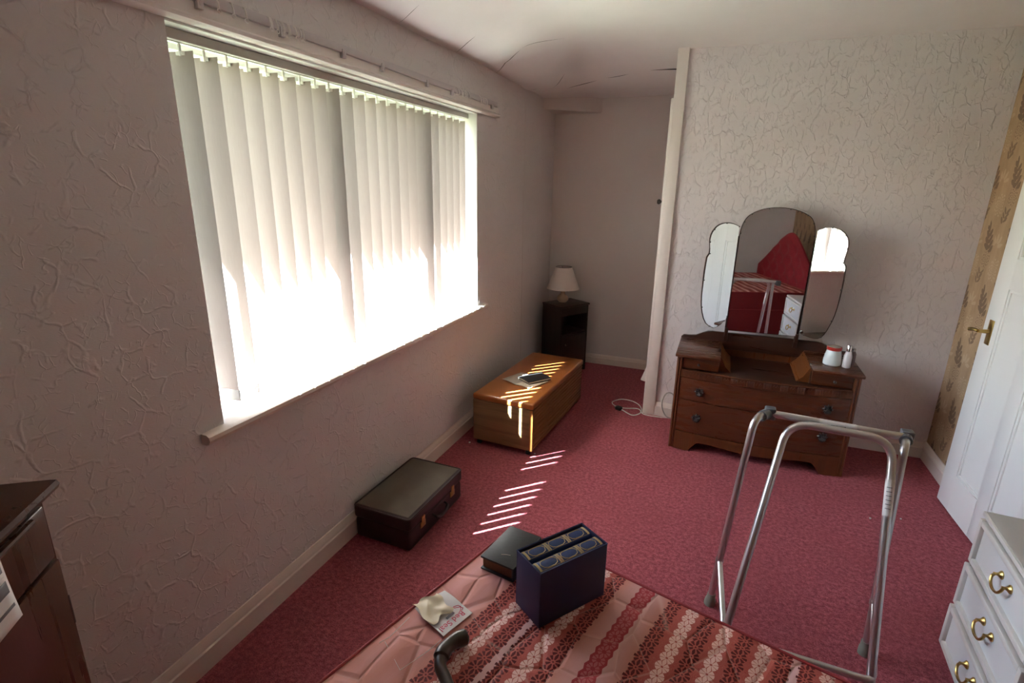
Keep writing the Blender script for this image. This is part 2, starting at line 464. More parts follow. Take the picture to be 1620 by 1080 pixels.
def tag(o, label, cat, group=None):
    o['label'] = label; o['category'] = cat
    if group: o['group'] = group
    return o
def thing(name, label, cat, loc=(0, 0, 0), rz=0.0, group=None):
    o = bpy.data.objects.new(name, None); COL.objects.link(o); o.empty_display_size = .05
    o.location = loc; o.rotation_euler = (0, 0, rz)
    return tag(o, label, cat, group)
def struct(o): o['kind'] = 'structure'; return o
def share(o, parent, loc=None, rot=None):
    c = o.copy(); COL.objects.link(c); c.parent = parent
    if loc is not None: c.location = loc
    if rot is not None: c.rotation_euler = rot
    return c
def text_mesh(name, body, size, mat, parent, mtx, depth=.0003):
    cu = bpy.data.curves.new(name, 'FONT'); cu.body = body; cu.size = size; cu.extrude = depth; cu.align_x = 'CENTER'; cu.align_y = 'CENTER'
    t = bpy.data.objects.new(name, cu); COL.objects.link(t)
    bpy.context.view_layer.update()
    me = bpy.data.meshes.new_from_object(t.evaluated_get(bpy.context.evaluated_depsgraph_get()))
    bpy.data.objects.remove(t); bpy.data.curves.remove(cu)
    me.transform(mtx); me.materials.clear(); me.materials.append(M[mat])
    o = bpy.data.objects.new(name, me); COL.objects.link(o); o.parent = parent
    return o

# ================================================================== ROOM
XR, YF, YA, XC, YB = 2.72, 3.64, 4.61, 1.06, -1.0
WY0, WY1, WZ0, WZ1, WT = 1.13, 3.06, .795, 1.955, .22

b = B(); b.box(-.02, XR + .1, YB - .1, YA + .1, -.06, 0.0); struct(b.build('floor', 'carpet'))

def sst(a, b, t):
    q = max(0.0, min(1.0, (t - a) / (b - a))); return q * q * (3 - 2 * q)
def ceil_z(x, y):
    dl = .155 * (1 - sst(0, .6, x)); da = .135 * sst(3.3, 4.35, y)
    z = 2.375 - (dl ** 6 + da ** 6) ** (1 / 6)
    # paper sagging in pillows between the torn seams along the window side
    for yc, w, a, xc in ((1.75, .28, .030, .26), (2.45, .22, .034, .26), (2.90, .16, .030, .28), (3.52, .20, .052, .26), (3.88, .12, .030, .16), (4.02, .17, .030, .60)):
        z -= a * math.exp(-((y - yc) / w) ** 2 - ((x - xc) / .17) ** 2)
    z += .012 * math.exp(-((y - 3.2 - .4 * (x - .1)) / .05) ** 2 - ((x - .2) / .2) ** 2)
    return z
b = B(); b.grid(lambda u, v: (XR * 1.01 * u ** 1.6, YB + (YA - YB + .02) * v, ceil_z(XR * 1.01 * u ** 1.6, YB + (YA - YB + .02) * v)), 60, 150)
ceiling = struct(b.build('ceiling', 'paint', sharp=180))
b = B(); b.box(-.3, XR + .2, YB - .2, YA + .2, 2.44, 2.52); struct(b.build('roof_deck', 'paint'))
# torn seams in the ceiling paper: dark strips painted in for the shade inside the rips
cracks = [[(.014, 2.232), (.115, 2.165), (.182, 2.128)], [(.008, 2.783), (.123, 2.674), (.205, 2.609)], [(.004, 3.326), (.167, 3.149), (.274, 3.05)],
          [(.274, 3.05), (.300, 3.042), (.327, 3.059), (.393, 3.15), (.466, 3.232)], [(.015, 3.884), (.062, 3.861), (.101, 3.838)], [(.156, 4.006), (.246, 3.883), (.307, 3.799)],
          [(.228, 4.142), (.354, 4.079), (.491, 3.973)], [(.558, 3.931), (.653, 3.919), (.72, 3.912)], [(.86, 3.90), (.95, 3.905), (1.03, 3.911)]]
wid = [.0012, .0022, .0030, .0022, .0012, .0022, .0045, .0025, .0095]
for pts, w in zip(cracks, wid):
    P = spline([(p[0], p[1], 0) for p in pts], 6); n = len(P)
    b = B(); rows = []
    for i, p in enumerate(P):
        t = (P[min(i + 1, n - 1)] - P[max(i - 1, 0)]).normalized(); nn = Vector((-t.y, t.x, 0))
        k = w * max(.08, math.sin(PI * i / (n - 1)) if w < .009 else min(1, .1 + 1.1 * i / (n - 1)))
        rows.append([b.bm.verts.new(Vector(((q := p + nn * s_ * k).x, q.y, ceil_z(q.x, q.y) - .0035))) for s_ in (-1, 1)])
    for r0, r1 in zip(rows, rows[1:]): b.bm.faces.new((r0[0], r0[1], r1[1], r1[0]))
    b.build('paper_tear_shade', 'dark', ceiling)

# left wall with the window opening
b = B()
b.box(-WT, 0, YB, WY0, 0, 2.42); b.box(-WT, 0, WY1, YA + .1, 0, 2.42)
b.box(-WT, 0, WY0, WY1, 0, WZ0 - .005); b.box(-WT, 0, WY0, WY1, WZ1, 2.42)
struct(b.build('wall_left', 'wall'))
b = B(); b.box(XC, XR + .1, YF, YF + .1, 0, 2.42); struct(b.build('wall_far', 'wall_fine'))
b = B(); b.box(XC, XC + .08, YF + .1, YA + .1, 0, 2.42); struct(b.build('wall_closet', 'alcove'))
b = B(); b.box(-WT, XC, YA, YA + .1, 0, 2.42); struct(b.build('wall_alcove', 'alcove'))
b = B(); b.box(XR, XR + .1, YB, YF + .1, 0, 2.42); struct(b.build('wall_right', 'damask'))
b = B(); b.box(-WT, XR + .1, YB - .1, YB, 0, 2.42); struct(b.build('wall_back', 'wall_fine'))
# boxing across the alcove corner
b = B(); b.prism([(-.005, 4.29), (-.005, YA + .005), (.40, YA + .005)], 2.13, 2.30); struct(b.build('trim_3', 'alcove'))
# lining-paper seam lips in the alcove and vertical seam on the back wall
b = B(); b.box(.505, .5075, YA - .0012, YA + .002, .1, 2.19); b.box(.0, .0015, 3.885, 3.888, .2, 2.13); struct(b.build('trim_4', 'alcove'))

def baseboard(name, h, t=.018):
    """profile (depth, z) of a skirting with a stepped top"""
    return [(0, 0), (t, 0), (t, h * .66), (t * .72, h * .70), (t * .72, h * .82), (t * .45, h * .93), (t * .3, h), (0, h)]
pr = baseboard('x', .114)
b = B(); b.prism([(p[0], p[1]) for p in pr], YB, YA, 'y'); struct(b.build('baseboard_left', 'cream'))
b = B(); b.prism([(YA - p[0], p[1]) for p in baseboard('x', .085)], 0, XC, 'x'); struct(b.build('baseboard_alcove', 'cream'))
b = B(); b.prism([(YF - p[0], p[1]) for p in baseboard('x', .10)], 1.115, XR, 'x'); struct(b.build('baseboard_far', 'gloss'))
b = B(); b.prism([(XR - p[0], p[1]) for p in baseboard('x', .105)], 2.42, YF, 'y'); struct(b.build('baseboard_right', 'gloss'))

# corner boards and architrave where the cupboard meets the far wall
b = B(); b.box(1.052, 1.118, YF - .022, YF + .02, 0, 2.372, .003); b.box(1.036, 1.064, YF - .012, YF + .07, 0, 2.075, .003)
struct(b.build('trim_1', 'gloss'))
# cupboard door facing the alcove
b = B(); b.box(1.040, 1.060, YF + .075, 4.42, .01, 2.05, .002)
d2 = struct(b.build('door_2', 'alcove'))
kx = Matrix.Translation((1.042, 3.80, 1.462)) @ Matrix.Rotation(-PI / 2, 4, 'Y')
b = B(); b.lathe([(0, 0), (.012, 0), (.012, .006), (.007, .010), (.007, .028), (.016, .036), (.018, .045), (.012, .053), (0, .055)], seg=16, mat=kx); b.build('door_knob', 'pewter', d2)
b = B(); b.prism([(1.042, .235), (1.004, .243), (1.004, .252), (1.030, .33), (1.042, .335)], YF + .0, 4.40, 'y'); b.build('weather_bar', 'gloss', d2)

# ------------------------------------------------------------------ window
b = B(); x0, x1 = -.20, -.15; fr = .036
b.box(x0, x1, WY0, WY0 + fr, WZ0, WZ1, .003); b.box(x0, x1, WY1 - fr, WY1, WZ0, WZ1, .003)
b.box(x0, x1, WY0 + fr, WY1 - fr, WZ0, WZ0 + fr + .01, .003); b.box(x0, x1, WY0 + fr, WY1 - fr, WZ1 - fr, WZ1, .003)
win = struct(b.build('window_1', 'upvc'))
MU = (1.760, 2.452)
for my in MU:
    b = B(); b.box(x0 - .004, x1 + .004, my - .041, my + .041, WZ0 + fr, WZ1 - fr, .004); b.build('mullion', 'upvc', win)
edges = [WY0 + fr, MU[0] - .041, MU[0] + .041, MU[1] - .041, MU[1] + .041, WY1 - fr]
for i in range(3):
    b = B(); b.box(-.178, -.174, edges[2 * i], edges[2 * i + 1], WZ0 + fr + .01, WZ1 - fr); b.build('pane', 'glass', win)
# sill board with rounded nose
b = B(); pf = [(-.20, .764), (.018, .764), (.030, .769), (.036, .780), (.034, .792), (.024, .799), (-.20, .799)]
b.prism(pf, 1.045, 3.165, 'y'); struct(b.build('window_sill', 'cream'))
# white painted head and jamb linings of the recess
b = B(); b.box(-.15, .0015, WY0, WY1, WZ1 - .004, WZ1 + .002, .0005); struct(b.build('trim_5', 'white'))
b = B(); b.box(-.15, .0015, WY1 - .004, WY1 + .002, WZ0, WZ1 - .004, .0005); struct(b.build('trim_6', 'white'))
# eaves that shade the upper half of the window
b = B(); b.box(-.66, -WT, YB - 1, YA + 1, 2.20, 2.42); struct(b.build('roof_eaves', 'upvc'))
b = B(); b.box(-40, -.4, -30, 35, -2.75, -2.70); struct(b.build('garden_lawn', 'grass'))

# curtain board over the window
b = B()
b.prism([(0, 1.958), (.026, 1.958), (.034, 1.964), (.034, 1.974), (.028, 1.980), (.022, 1.982), (.022, 2.012), (0, 2.012)], .2, 3.335, 'y')
struct(b.build('trim_2', 'gloss'))

# ------------------------------------------------------------------ curtain track
tr = thing('curtain_track', 'plastic curtain track with hooks along the board over the window', 'curtain rail', (0, 1.8, 2.02))
b = B(); b.box(.020, .032, -1.6, 1.50, -.006, .022, .003); b.build('track', 'track', tr)
br0 = None
for y in (1.218, 1.517, 1.822, 2.072, 2.438, 2.694, 3.22):
    if br0 is None:
        b = B(); b.box(.021, .036, -.010, .010, -.024, .006, .002); b.box(.036, .0375, -.004, .005, -.016, -.002); br0 = b.build('bracket', 'track', tr); br0.location.y = y - 1.8
    else: share(br0, tr, (0, y - 1.8, 0))
g0 = None
for y in (1.262, 1.32, 1.37, 1.453, 1.463, 1.471, 1.481, 1.492, 1.5, 1.519, 1.541, 1.56, 1.586, 1.604, 2.723, 2.745, 2.76, 2.775, 2.80, 2.821, 2.876, 3.02, 3.044, 3.066, 3.089):
    if g0 is None:
        b = B(); b.tube([(.038, 0, .018), (.046, 0, .014), (.050, .001, .0), (.050, .001, -.012)], .0022, 6)
        b.tube([(.050, .001 + .0055 * math.sin(a * PI / 5), -.0175 + .0055 * math.cos(a * PI / 5)) for a in range(10)], .0015, 6, closed=True)
        g0 = b.build('glider_hook', 'white_plastic', tr); g0.location.y = y - 1.8
    else: share(g0, tr, (0, y - 1.8, 0), (0, 0, random.uniform(-.3, .3)))

# ------------------------------------------------------------------ vertical blind
BX = -.068; NS = 24; SP = .0785; Y0 = 1.217
blind = thing('vertical_blind', 'vertical blind of pale fabric slats hanging in the window recess', 'blind', (BX, 2.1, 1.90))
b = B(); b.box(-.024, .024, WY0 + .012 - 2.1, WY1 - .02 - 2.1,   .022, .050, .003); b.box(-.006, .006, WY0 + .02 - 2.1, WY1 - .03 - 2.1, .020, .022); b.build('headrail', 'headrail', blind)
SW, SB = .089, .835
def slat_pt(u, v):
    x = (u - .5) * SW
    return Vector((x, .004 * (1 - (2 * u - 1) ** 2), (SB - 1.90) * v))
b = B(); b.grid(slat_pt, 8, 10); s0 = b.build('slat', 'slat', blind)
b = B(); b.box(-.003, .003, -.002, .004, -.012, .0225, .001); b.box(-.014, .014, -.001, .005, -.010, .0005, .001); h0 = b.build('hanger_clip', 'white_plastic', s0)
b = B(); b.box(-SW / 2 + .001, SW / 2 - .001, -.001, .005, SB - 1.90 + .002, SB - 1.90 + .040, .0015); w0 = b.build('weight', 'white_plastic', s0)
PHI = 80.6
angs = []
for k in range(NS - 1):
    ph = (74.0 if k in (13, 14, 15, 16) else PHI if k < 13 else 79.0) + random.uniform(-1.2, 1.2)
    angs.append(ph)
    o = s0 if k == 0 else share(s0, blind)
    o.location = (0, Y0 + SP * k - 2.1, 0); o.rotation_euler = (0, 0, R(90 - ph))
    if k: share(h0, o); share(w0, o)
for side in (-1, 1):
    pts = []
    for k in range(NS - 1):
        a = R(90 - angs[k]); ex = math.cos(a) * SW / 2 * side; ey = math.sin(a) * SW / 2 * side
        pts.append((ex, Y0 + SP * k - 2.1 + ey, SB - 1.90 + .030))
        if k < NS - 2: pts.append((ex + .0, Y0 + SP * (k + .5) - 2.1 + ey, SB - 1.90 + .012))
    b = B(); b.tube(spline(pts, 4), .0011, 5); b.build('bead_chain', 'white_plastic', blind)

# ------------------------------------------------------------------ panelled door opened back against the right wall
DX0, DX1 = Vector((2.640, 3.125, 0)), Vector((2.672, 2.365, 0))
dd = (DX1 - DX0).normalized(); dang = math.atan2(dd.y, dd.x)
dr = bpy.data.objects.new('door_1', None); COL.objects.link(dr); dr.location = DX0; dr.rotation_euler = (0, 0, dang); struct(dr)
# local x along the door, local +y is towards the right wall side, so the room face is -y
dm = Matrix.Identity(4)
DW, DH, DT = .762, 1.98, .036
sgn = -1   # the room face looks along local -y
def dbox(bb, xa, xb, za, zb, ya, yb, bev=.002):
    lo, hi = sorted((-sgn * ya, -sgn * yb)); bb.box(xa, xb, lo, hi, za, zb, bev)
b = B()
st = [(0, .125), (.345, .440), (.642, DW)]
rl = [(.008, .20), (1.14, 1.275), (1.85, DH)]
for xa, xb in st: dbox(b, xa, xb, .008, DH, 0, DT)
for za, zb in rl:
    dbox(b, .125, .345, za, zb, .0, DT, 0); dbox(b, .440, .642, za, zb, .0, DT, 0)
b.build('door_frame', 'white', dr)
for xa, xb in ((.125, .345), (.440, .642)):
    for za, zb in ((.20, 1.14), (1.275, 1.85)):
        b = B(); dbox(b, xa - .004, xb + .004, za - .004, zb + .004, .010, DT - .01, 0)
        p = b.build('door_panel', 'white', dr)
        b = B()
        for q in ((xa, xa + .014, za, zb), (xb - .014, xb, za, zb), (xa, xb, za, za + .014), (xa, xb, zb - .014, zb)): dbox(b, *q, .004, .012, .002)
        b.build('moulding', 'white', p)
b = B(); dbox(b, .046, .088, .868, .985, -.003, .001, .001); hp = b.build('handle_plate', 'brass', dr)
b = B()
yo = sgn
b.tube([(.067, 0, .93), (.067, yo * .045, .93)], [.010, .008], 12)
b.tube(spline([(.067, yo * .045, .93), (.045, yo * .050, .931), (.015, yo * .048, .926), (-.015, yo * .046, .920)], 5), [.008] * 8 + [.009] * 8, 10)
b.build('lever_handle', 'brass', hp)

# ================================================================== FURNITURE
# ---- dressing table
DT0 = thing('dressing_table', 'mahogany dressing table with bow front and triple mirror against the wall', 'dressing table', (1.735, 3.172, 0))
HW = .475
def bow(x): return -.045 * (1 - min(1, abs(x) / .45) ** 2)
def bow_panel(bb, xa, xb, z0, z1, off=0.0, th=.02, n=18):
    """front panel that follows the bow"""
    pts = [(xa + (xb - xa) * i / n, bow(xa + (xb - xa) * i / n) + off) for i in range(n + 1)]
    pts += [(p[0], p[1] + th) for p in pts[::-1]]
    bb.prism(pts, z0, z1)
# carcass
b = B(); b.box(-HW + .004, -HW + .024, .02, .425, .012, .59); b.box(HW - .024, HW - .004, .02, .425, .012, .59); b.box(-HW + .02, HW - .02, .405, .42, .06, .56)
b.box(-HW + .02, HW - .02, .012, .41, .05, .07); b.build('carcass', 'mahog_v', DT0)
for s_ in (-1, 1):   # fluted corner posts
    b = B(); xa = s_ * (HW - .016)
    b.box(xa - .016, xa + .016, .0, .04, .0, .592, .004); b.tube([(xa - .007, -.001, .02), (xa - .007, -.001, .585)], .005, 8); b.tube([(xa + .007, -.001, .02), (xa + .007, -.001, .585)], .005, 8)
    b.build('corner_post', 'mahog_v', DT0)
# well floor
n = 18
pts = [(-HW + .03 + (2 * HW - .06) * i / n, bow(-HW + .03 + (2 * HW - .06) * i / n) - .004) for i in range(n + 1)] + [(HW - .03, .41), (-HW + .03, .41)]
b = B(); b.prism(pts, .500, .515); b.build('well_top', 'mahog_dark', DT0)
# side boxes with tops, scooped inner cheeks, small drawers
for s_ in (-1, 1):
    xo, xi = s_ * HW, s_ * .236
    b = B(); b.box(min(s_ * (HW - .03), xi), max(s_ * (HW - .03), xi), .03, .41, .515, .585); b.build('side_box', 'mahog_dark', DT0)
    b = B(); b.box(min(xo + s_ * .012, xi), max(xo + s_ * .012, xi), -.012, .415, .592, .610, .005); b.build('side_top', 'mahog', DT0)
    prof = [(s_ * .245, .606), (s_ * .232, .600), (s_ * .220, .575), (s_ * .205, .545), (s_ * .180, .521), (s_ * .172, .5145), (s_ * .245, .5145)]
    b = B(); b.prism(prof, .055, .405, 'y'); b.build('scooped_cheek', 'scoop', DT0, sharp=60)
    b = B(); b.box(min(s_ * (HW - .034), xi + s_ * .004), max(s_ * (HW - .034), xi + s_ * .004), .012, .04, .522, .588, .002)
    sd = b.build('small_drawer', 'mahog', DT0)
    kx = Matrix.Translation((s_ * .352, .012, .553)) @ Matrix.Rotation(PI / 2, 4, 'X')
    b = B(); b.lathe([(0, .020), (.006, .019), (.0085, .014), (.006, .008), (.004, .004), (.006, 0)], seg=14, mat=kx); b.build('knob', 'pewter', sd)
# carved frieze rail
b = B(); bow_panel(b, -HW + .03, HW - .03, .472, .517, -.004, .02); fz = b.build('frieze', 'mahog_v', DT0)
b = B()
x = -HW + .05
while x < HW - .05:
    for k in range(5):
        xx = x + k * .0085; yb = bow(xx) - .004; b.box(xx - .0028, xx + .0028, yb - .0045, yb + .002, .479, .510, .0015, 1)
    for q in (-1, 1):
        xx = x + .0595 + q * .008; yb = bow(xx) - .004
        b.prism([(xx - .007, .495), (xx, .508), (xx + .007, .495), (xx, .482)], yb - .004, yb + .002, 'y')
    x += .0860
o = b.build('carving', 'mahog_v', fz); o['kind'] = 'stuff'
# long drawers
def drop_handle(parent, x, z):
    y = bow(x) - .004
    b = B()
    for k in range(8):
        a = k * PI / 4; L = .027
        b.tube([(x + math.cos(a) * .006, y - .003, z + .006 + math.sin(a) * .006), (x + math.cos(a) * L * .7, y - .007, z + .006 + math.sin(a) * L * .7), (x + math.cos(a) * L, y - .004, z + .006 + math.sin(a) * L)], [.004, .0065, .002], 6)
    b.tube([(x, y, z + .006), (x, y - .014, z + .006)], [.008, .006], 10)
    for k in range(-2, 3):
        a = k * .33
        b.tube([(x, y - .014, z + .004), (x + math.sin(a) * .016, y - .017, z + .004 - math.cos(a) * .016), (x + math.sin(a) * .024, y - .013, z + .004 - math.cos(a) * .028)], [.004, .0055, .0015], 6)
    b.build('drop_handle', 'pewter', parent)
for z0, z1, hz in ((.334, .470, .392), (.124, .330, .226)):
    b = B(); bow_panel(b, -HW + .032, HW - .032, z0 + .002, z1 - .002, 0, .022); dw = b.build('long_drawer', 'mahog', DT0)
    drop_handle(dw, -.330, hz); drop_handle(dw, .338, hz + .006)
b = B(); bow_panel(b, -HW + .03, HW - .03, .325, .335, .008, .01); bow_panel(b, -HW + .03, HW - .03, .10, .122, -.004, .03); b.build('drawer_rail', 'mahog_v', DT0)
# plinth with shaped bracket feet
n = 40; up = []; lo = []
for i in range(n + 1):
    x = -HW + .03 + (2 * HW - .06) * i / n; ax_ = abs(x)
    zb = .0 if ax_ > .365 else (.05 * sst(.365, .32, ax_) + .022 * sst(.33, .30, ax_) if ax_ > .30 else .072 - .018 * sst(.30, .0, ax_) * 1.0 + .0)
    up.append((x, .102)); lo.append((x, zb))
b = B()
va = [[b.bm.verts.new((p[0], bow(p[0]) + yo_, p[1])) for p in row] for row in (up, lo) for yo_ in (0.0, .02)]
for i in range(n):
    uf, ub, lf, lb = va
    b.bm.faces.new((uf[i], uf[i + 1], lf[i + 1], lf[i])); b.bm.faces.new((ub[i + 1], ub[i], lb[i], lb[i + 1]))
    b.bm.faces.new((uf[i + 1], uf[i], ub[i], ub[i + 1])); b.bm.faces.new((lf[i], lf[i + 1], lb[i + 1], lb[i]))
b.build('plinth', 'mahog_v', DT0)
# back gallery with shaped top
gp = [(-.50, .560), (-.505, .612), (-.490, .626), (-.455, .627), (-.41, .632), (-.37, .652), (-.34, .664), (-.31, .669), (.31, .669), (.34, .664), (.37, .652), (.41, .632), (.455, .627), (.49, .626), (.505, .612), (.50, .560)]
gp = [(p[0] * .965, p[1]) for p in gp]
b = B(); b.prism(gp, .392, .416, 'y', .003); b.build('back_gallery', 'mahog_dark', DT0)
# triple mirror
MC = (-.018, .355)   # local centre of the centre glass
MYAW, FOLD_L, FOLD_R, MTILT = R(2.7), R(27.3), R(32.7), R(0.0)
def glass(outline, name, M4, bk=.004):
    cx = sum(p[0] for p in outline) / len(outline); cz = sum(p[1] for p in outline) / len(outline)
    mo = B(); mo.prism(outline, -.004, .0, 'y'); 
    for v in mo.bm.verts: v.co = M4 @ v.co
    g = mo.build(name, 'mirror', DT0, 20)
    out2 = [(p[0] + (p[0] - cx) / max(.01, math.hypot(p[0] - cx, p[1] - cz)) * bk, p[1] + (p[1] - cz) / max(.01, math.hypot(p[0] - cx, p[1] - cz)) * bk) for p in outline]
    bo = B(); bo.prism(out2, .0005, .008, 'y')
    for v in bo.bm.verts: v.co = M4 @ v.co
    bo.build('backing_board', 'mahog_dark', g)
    for i in range(0, len(outline), 4):
        cl = B(); p = outline[i]; cl.box(p[0] - .004, p[0] + .004, -.006, .003, p[1] - .004, p[1] + .004, .001)
        for v in cl.bm.verts: v.co = M4 @ v.co
        cl.build('mirror_clip', 'pewter', g)
    return g
def dens(pts, n=2):
    return [tuple(p)[:2] for p in spline([(q[0], q[1], 0) for q in pts], n)]
cxm = 1.735 + MC[0]
arch = dens([(1.920, 1.28), (1.915, 1.335), (1.898, 1.383), (1.868, 1.414), (1.80, 1.441), (1.717, 1.451), (1.635, 1.441), (1.572, 1.412), (1.543, 1.380), (1.527, 1.335), (1.521, 1.28)], 3)
cen = [(1.515, .700), (1.910, .700), (1.917, 1.0)] + arch + [(1.518, 1.0)]
Mc = Matrix.Translation((MC[0], MC[1], .70)) @ Matrix.Rotation(MYAW, 4, 'Z') @ Matrix.Rotation(MTILT, 4, 'X')
glass([(p[0] - cxm, p[1] - .70) for p in cen], 'centre_mirror', Mc)
lw = [(1.508, .790), (1.509, 1.0), (1.510, 1.2), (1.510, 1.335)] + dens([(1.510, 1.338), (1.475, 1.352), (1.439, 1.356), (1.40, 1.343), (1.374, 1.315), (1.360, 1.281), (1.357, 1.24), (1.363, 1.20), (1.363, 1.170)], 2) + \
     dens([(1.352, 1.146), (1.348, 1.06), (1.347, .95), (1.350, .87), (1.362, .80), (1.390, .735), (1.438, .711), (1.480, .738), (1.506, .785)], 2)
rw = [(1.927, .735), (1.927, 1.0), (1.927, 1.2), (1.927, 1.33)] + dens([(1.928, 1.334), (1.96, 1.348), (1.998, 1.352), (2.04, 1.339), (2.070, 1.312), (2.085, 1.28), (2.089, 1.24), (2.083, 1.19), (2.081, 1.160)], 2) + \
     dens([(2.094, 1.140), (2.097, 1.06), (2.095, .95), (2.086, .855), (2.070, .79), (2.05, .735), (2.022, .708), (1.97, .714), (1.930, .73)], 2)
def wing(ol, side, fold):
    # unfold the apparent outline (as seen on the plane y=3.5) onto the folded leaf
    ang = MYAW + (fold if side < 0 else -fold)
    half = .200
    hx = 1.735 + MC[0] + side * half * math.cos(MYAW); hy = 3.172 + MC[1] + side * half * math.sin(MYAW) - .002
    dx, dy = side * math.cos(ang), side * math.sin(ang)
    out = []
    for xa, za in ol:
        rx, ry = (xa - CAM.x) / 3.5, 1.0
        # CAM + k*(rx,ry) = H + t*d
        det = rx * (-dy) - ry * (-dx)
        k = ((hx - CAM.x) * (-dy) - (hy) * (-dx)) / det
        t = (rx * hy - ry * (hx - CAM.x)) / det
        z = CAM.z + (za - CAM.z) * k / 3.5
        out.append((side * max(t, .003), z - .70))
    M4 = Matrix.Translation((hx - 1.735, hy - 3.172, .70)) @ Matrix.Rotation(ang, 4, 'Z')
    glass(out, 'wing_mirror', M4)
wing(lw, -1, FOLD_L); wing(rw, 1, FOLD_R)
for s_ in (-1, 1):
    b = B(); px_ = MC[0] + s_ * .200 * math.cos(MYAW); py_ = MC[1] + s_ * .2 * math.sin(MYAW) + .020
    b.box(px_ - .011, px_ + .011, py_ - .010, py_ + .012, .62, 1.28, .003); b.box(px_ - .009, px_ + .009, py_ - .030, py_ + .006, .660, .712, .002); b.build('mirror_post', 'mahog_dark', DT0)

# ---- jar, bottles on the dressing table
JX, JY, JZ = 2.082, 3.315, .610
jar = thing('cream_jar', 'white glass jar with red screw lid on dressing table', 'jar', (JX, JY, JZ))
b = B(); b.lathe([(0, 0), (.038, .0), (.045, .006), (.046, .020), (.042, .055), (.036, .085), (.034, .090), (0, .090)], seg=28); b.build('jar_body', 'jar', jar)
b = B(); b.lathe([(.0, .088), (.037, .088), (.038, .092), (.038, .104), (.036, .1065), (.030, .105), (0, .105)], seg=28); o = b.build('lid', 'lid_red', jar)
b = B(); b.lathe([(0, .1052), (.031, .1052), (.031, .1068), (0, .1070)], seg=28); b.build('lid_label', 'paperpale', o)
bt = thing('lotion_bottle', 'slim white bottle with silver cap beside red-lidded jar', 'bottle', (2.150, 3.295, JZ))
b = B(); b.lathe([(0, 0), (.019, 0), (.021, .003), (.021, .060), (.019, .072), (.015, .086), (.014, .092), (0, .092)], seg=22); b.build('bottle_body', 'bottle', bt)
b = B(); b.lathe([(0, .091), (.0125, .091), (.0125, .124), (.011, .126), (0, .126)], seg=20); b.build('cap', 'chrome', bt)
bt2 = thing('small_bottle', 'small brown labelled bottle half hidden behind the white bottle', 'bottle', (2.181, 3.340, JZ))
b = B(); b.lathe([(0, 0), (.016, 0), (.017, .003), (.017, .070), (.010, .084), (0, .084)], seg=18); o = b.build('bottle_body', 'amber', bt2)
b = B(); b.lathe([(0, .083), (.010, .083), (.010, .100), (0, .101)], seg=14); b.build('cap', 'chrome', bt2)

# ---- blanket box
BB = thing('blanket_box', 'teak blanket box with tan vinyl lid under the window', 'box', (.352, 3.185, 0), R(-3.6))
bw, bl, bz0, bz1 = .198, .468, .034, .298
b = B(); b.box(-bw, bw - .012, -bl, -bl + .018, bz0, bz1, .002); b.box(-bw, bw - .012, bl - .018, bl, bz0, bz1, .002); b.box(-bw, -bw + .016, -bl + .018, bl - .018, bz0, bz1); b.box(-bw + .01, bw - .02, -bl + .01, bl - .01, bz0, bz0 + .015)
b.build('box_body', 'oak', BB)
NR = 11; hR = (bz1 - bz0) / NR; r0 = None
for k in range(NR):
    if r0 is None:
        b = B(); b.box(bw - .020, bw, -bl + .016, bl, .0022, hR - .0022, .006); r0 = b.build('slat', 'teak_rib', BB); r0.location.z = bz0
    else: share(r0, BB, (0, 0, bz0 + hR * k))
b = B(); b.box(bw - .022, bw + .001, -bl - .002, -bl + .016, bz0, bz1, .003); b.build('corner_post', 'teak_rib', BB)
b = B(); b.box(bw - .025, bw - .016, -bl + .02, bl - .02, bz0, bz1); b.build('backing_panel', 'teak_rib', BB)
b = B(); b.box(-bw - .002, bw + .004, -bl - .004, bl + .004, .299, .338, .011, 3)
b.build('lid', 'vinyl', BB)
c0 = None
for sx in (-1, 1):
    for sy in (-1, 1):
        if c0 is None:
            b = B(); b.tube([(-.011, 0, .0155), (.011, 0, .0155)], .0155, 14); b.box(-.004, .004, -.006, .006, .015, .034); c0 = b.build('castor', 'blackplastic', BB); c0.location = (sx * .165, sy * .446, 0)
        else: share(c0, BB, (sx * .165, sy * .446, 0))
# ---- papers lying on it
pp = thing('open_booklet', 'open pale printed booklet lying on tan vinyl lid', 'booklet', (.345, 3.045, .3385), R(-22))
def leafp(s_):
    return lambda u, v: (s_ * u * .118, (v - .5) * .185, .003 + .009 * math.sin(u * PI * .75) * (1 - .3 * u))
b = B(); b.sheet(leafp(-1), 8, 4, .0025); b.build('page', 'paperpale', pp)
b = B(); b.sheet(leafp(1), 8, 4, .0025); b.build('page', 'cream_paper', pp)
wl = thing('leather_wallet', 'black leather wallet lying askew on the open booklet', 'wallet', (.400, 3.072, .3495), R(-36))
b = B(); b.box(-.064, .064, -.086, .086, 0, .006, .0025); b.build('back_cover', 'black', wl)
b = B(); b.sheet(lambda u, v: (-.064 + u * .122, (v - .5) * .170, .0135 + .005 * math.sin(u * PI) + .004 * v), 6, 3, .004); b.build('front_cover', 'black', wl)
b = B(); b.box(-.058, .062, -.084, .083, .005, .0105, .001); b.build('papers', 'cream_paper', wl)

